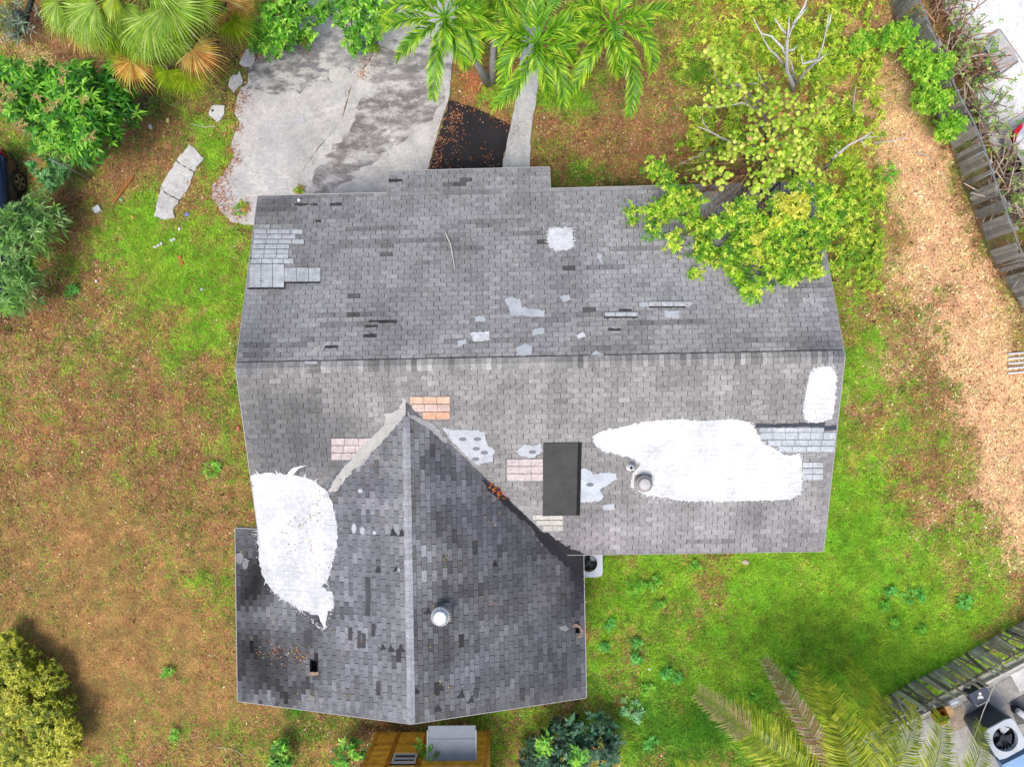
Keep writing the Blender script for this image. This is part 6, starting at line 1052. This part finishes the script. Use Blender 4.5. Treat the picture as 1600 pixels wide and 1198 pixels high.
is_g = np.isin(pick, [CK.index(k) for k in 'GDY']); is_o = np.isin(pick, [CK.index(k) for k in 'O']); isl = ~(is_g | is_o)
keep_thin = rng.uniform(0, 1, len(spx))
def blades(mask, name, l0, l1, w, mat, lift=(.15, .7), tall=None):
    p = gp[mask]; n = len(p); a = rng.uniform(0, 6.283, n); l = rng.uniform(l0, l1, n); e = rng.uniform(*lift, n)
    if tall is not None: l = l * tall[mask]
    d = np.stack([np.cos(a) * np.cos(e), np.sin(a) * np.cos(e), np.sin(e)], 1); s = np.stack([-np.sin(a), np.cos(a), 0 * a], 1) * (w * rng.uniform(.6, 1.3, n) / 2)[:, None]
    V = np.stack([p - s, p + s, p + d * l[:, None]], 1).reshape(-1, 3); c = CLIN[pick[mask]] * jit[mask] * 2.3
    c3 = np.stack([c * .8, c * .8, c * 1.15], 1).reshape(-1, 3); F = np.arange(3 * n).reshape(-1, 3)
    o = np_mesh(name, V, F, c3.clip(0, .85), mat); o['kind'] = 'stuff'; return o
tall = 1 + 1.3 * np.exp(-((spx - 1090) / 110) ** 2 - ((spy - 1120) / 70) ** 2) + 1.1 * np.exp(-((spx - 1480) / 120) ** 2 - ((spy - 1000) / 45) ** 2) + .6 * np.exp(-((spx - 945) / 30) ** 2 - ((spy - 900) / 50) ** 2) + .5 * fbm(spx / 30, spy / 30, 333)
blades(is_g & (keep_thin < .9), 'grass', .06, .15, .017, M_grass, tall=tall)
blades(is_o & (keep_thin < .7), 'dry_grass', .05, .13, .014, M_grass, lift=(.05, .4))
m_ = isl & (keep_thin < .62); p = gp[m_]; n = len(p); a = rng.uniform(0, 6.283, n); l = rng.gamma(4, .0092, n).clip(.018, .10); w = l * rng.uniform(.35, .65, n); z0 = rng.uniform(.008, .03, n)
d = np.stack([np.cos(a), np.sin(a), rng.normal(0, .25, n)], 1) * (l / 2)[:, None]; s = np.stack([-np.sin(a), np.cos(a), rng.normal(0, .3, n)], 1) * (w / 2)[:, None]; c0 = p + np.stack([0 * a, 0 * a, z0], 1)
V = np.stack([c0 - d, c0 - s + [0, 0, .006], c0 + d, c0 + s + [0, 0, .006]], 1).reshape(-1, 3); i4 = np.arange(n)[:, None] * 4
c = CLIN[pick[m_]] * (1 + (jit[m_] - 1) * 1.2).clip(.3, 2) * 1.45; lt = rng.uniform(0, 1, n) < .05; c[lt] = C(226, 206, 176) * rng.uniform(.8, 1.2, (lt.sum(), 1)); rd = rng.uniform(0, 1, n) < .06; c[rd] = C(186, 100, 62) * rng.uniform(.6, 1.2, (rd.sum(), 1)); dkk = rng.uniform(0, 1, n) < .07; c[dkk] *= .45
o = np_mesh('fallen_leaves', V, np.concatenate([i4 + [[0, 1, 2]], i4 + [[0, 2, 3]]]), np.repeat(c.clip(.005, .85), 4, 0), M_dry); o['kind'] = 'stuff'
# leaf litter drifted on to the paving edges and the fabric
def drift(pts, n, seed, cols, z=.055, size=(.02, .06)):
    r = np.random.default_rng(seed); pts = np.array(pts, float); i = r.integers(0, len(pts), n); x = pts[i, 0] + r.normal(0, 1, n) * pts[i, 2]; y = pts[i, 1] + r.normal(0, 1, n) * pts[i, 2]; V, F, Cc = [], [], []
    for k in range(n):
        g = G(x[k], y[k], z + r.uniform(0, .02)); a = r.uniform(0, 6.28); l = r.uniform(*size); w = l * r.uniform(.35, .6); d = np.array([math.cos(a), math.sin(a), r.normal(0, .2)]) * l / 2; s = np.array([-math.sin(a), math.cos(a), 0]) * w / 2; b = len(V)
        V += [g - d, g - s + [0, 0, .008], g + d, g + s + [0, 0, .008]]; F += [(b, b + 1, b + 2), (b, b + 2, b + 3)]; Cc += [C(*cols[r.integers(len(cols))]) * r.uniform(.7, 1.2)] * 4
    o = np_mesh('fallen_leaves', np.array(V), np.array(F), np.array(Cc), M_dry); o['kind'] = 'stuff'
LC = [(206, 130, 80), (224, 160, 110), (190, 100, 64), (230, 190, 150), (150, 90, 60)]
drift([(712, 172, 6), (706, 184, 4), (718, 182, 5), (704, 200, 4), (735, 168, 8), (760, 178, 8), (690, 220, 5), (684, 245, 6), (680, 258, 5), (712, 214, 12), (735, 250, 26), (765, 246, 8), (790, 192, 6), (775, 180, 8), (705, 250, 20), (720, 240, 30), (700, 205, 12)], 720, 1, LC)
drift([(362, 230, 6), (368, 250, 5), (356, 262, 6), (345, 280, 7), (350, 300, 9), (362, 318, 9), (374, 335, 8), (340, 330, 8), (372, 200, 5), (380, 150, 5), (430, 72, 8), (410, 85, 6), (480, 70, 14), (575, 95, 8), (565, 115, 5), (345, 310, 8), (384, 318, 6), (290, 320, 8), (300, 290, 6), (358, 240, 9), (352, 268, 8), (338, 285, 9), (334, 300, 9), (356, 210, 7), (372, 170, 6), (350, 330, 10)], 2100, 2, LC)
drift([(560, 200, 70), (640, 200, 60), (440, 240, 60), (500, 120, 50), (640, 120, 40), (810, 200, 10)], 260, 3, [(90, 86, 84), (120, 110, 100), (150, 120, 96), (70, 66, 66), (190, 150, 120)], .056, (.015, .04))

# low undergrowth of lime weeds in the upper right of the yard
ww = .12 + Wc[CK.index('Y')] * 1.0 + .35 * Wc[CK.index('G')] * (spx > 1040) * (spy < 420); ww *= (spx > 1050) & (spy < 460) & (spx < 1370); ww = np.where(fbm(spx / 26, spy / 26, 905, 3) > .5, ww, ww * .04); ii_ = rng.choice(len(spx), 5200, p=ww / ww.sum(), replace=False)
cs = gp[ii_] + np.stack([0 * ii_, 0 * ii_, rng.uniform(.05, .55, len(ii_))], 1)
V, F, c = rosettes(cs, 7, .095, .34, [(168, 202, 46), (194, 216, 62), (140, 182, 40), (212, 224, 84), (120, 162, 38)], pitch=(-.2, .6)); o = np_mesh('undergrowth', V, F, c, M_leaf); o['kind'] = 'stuff'
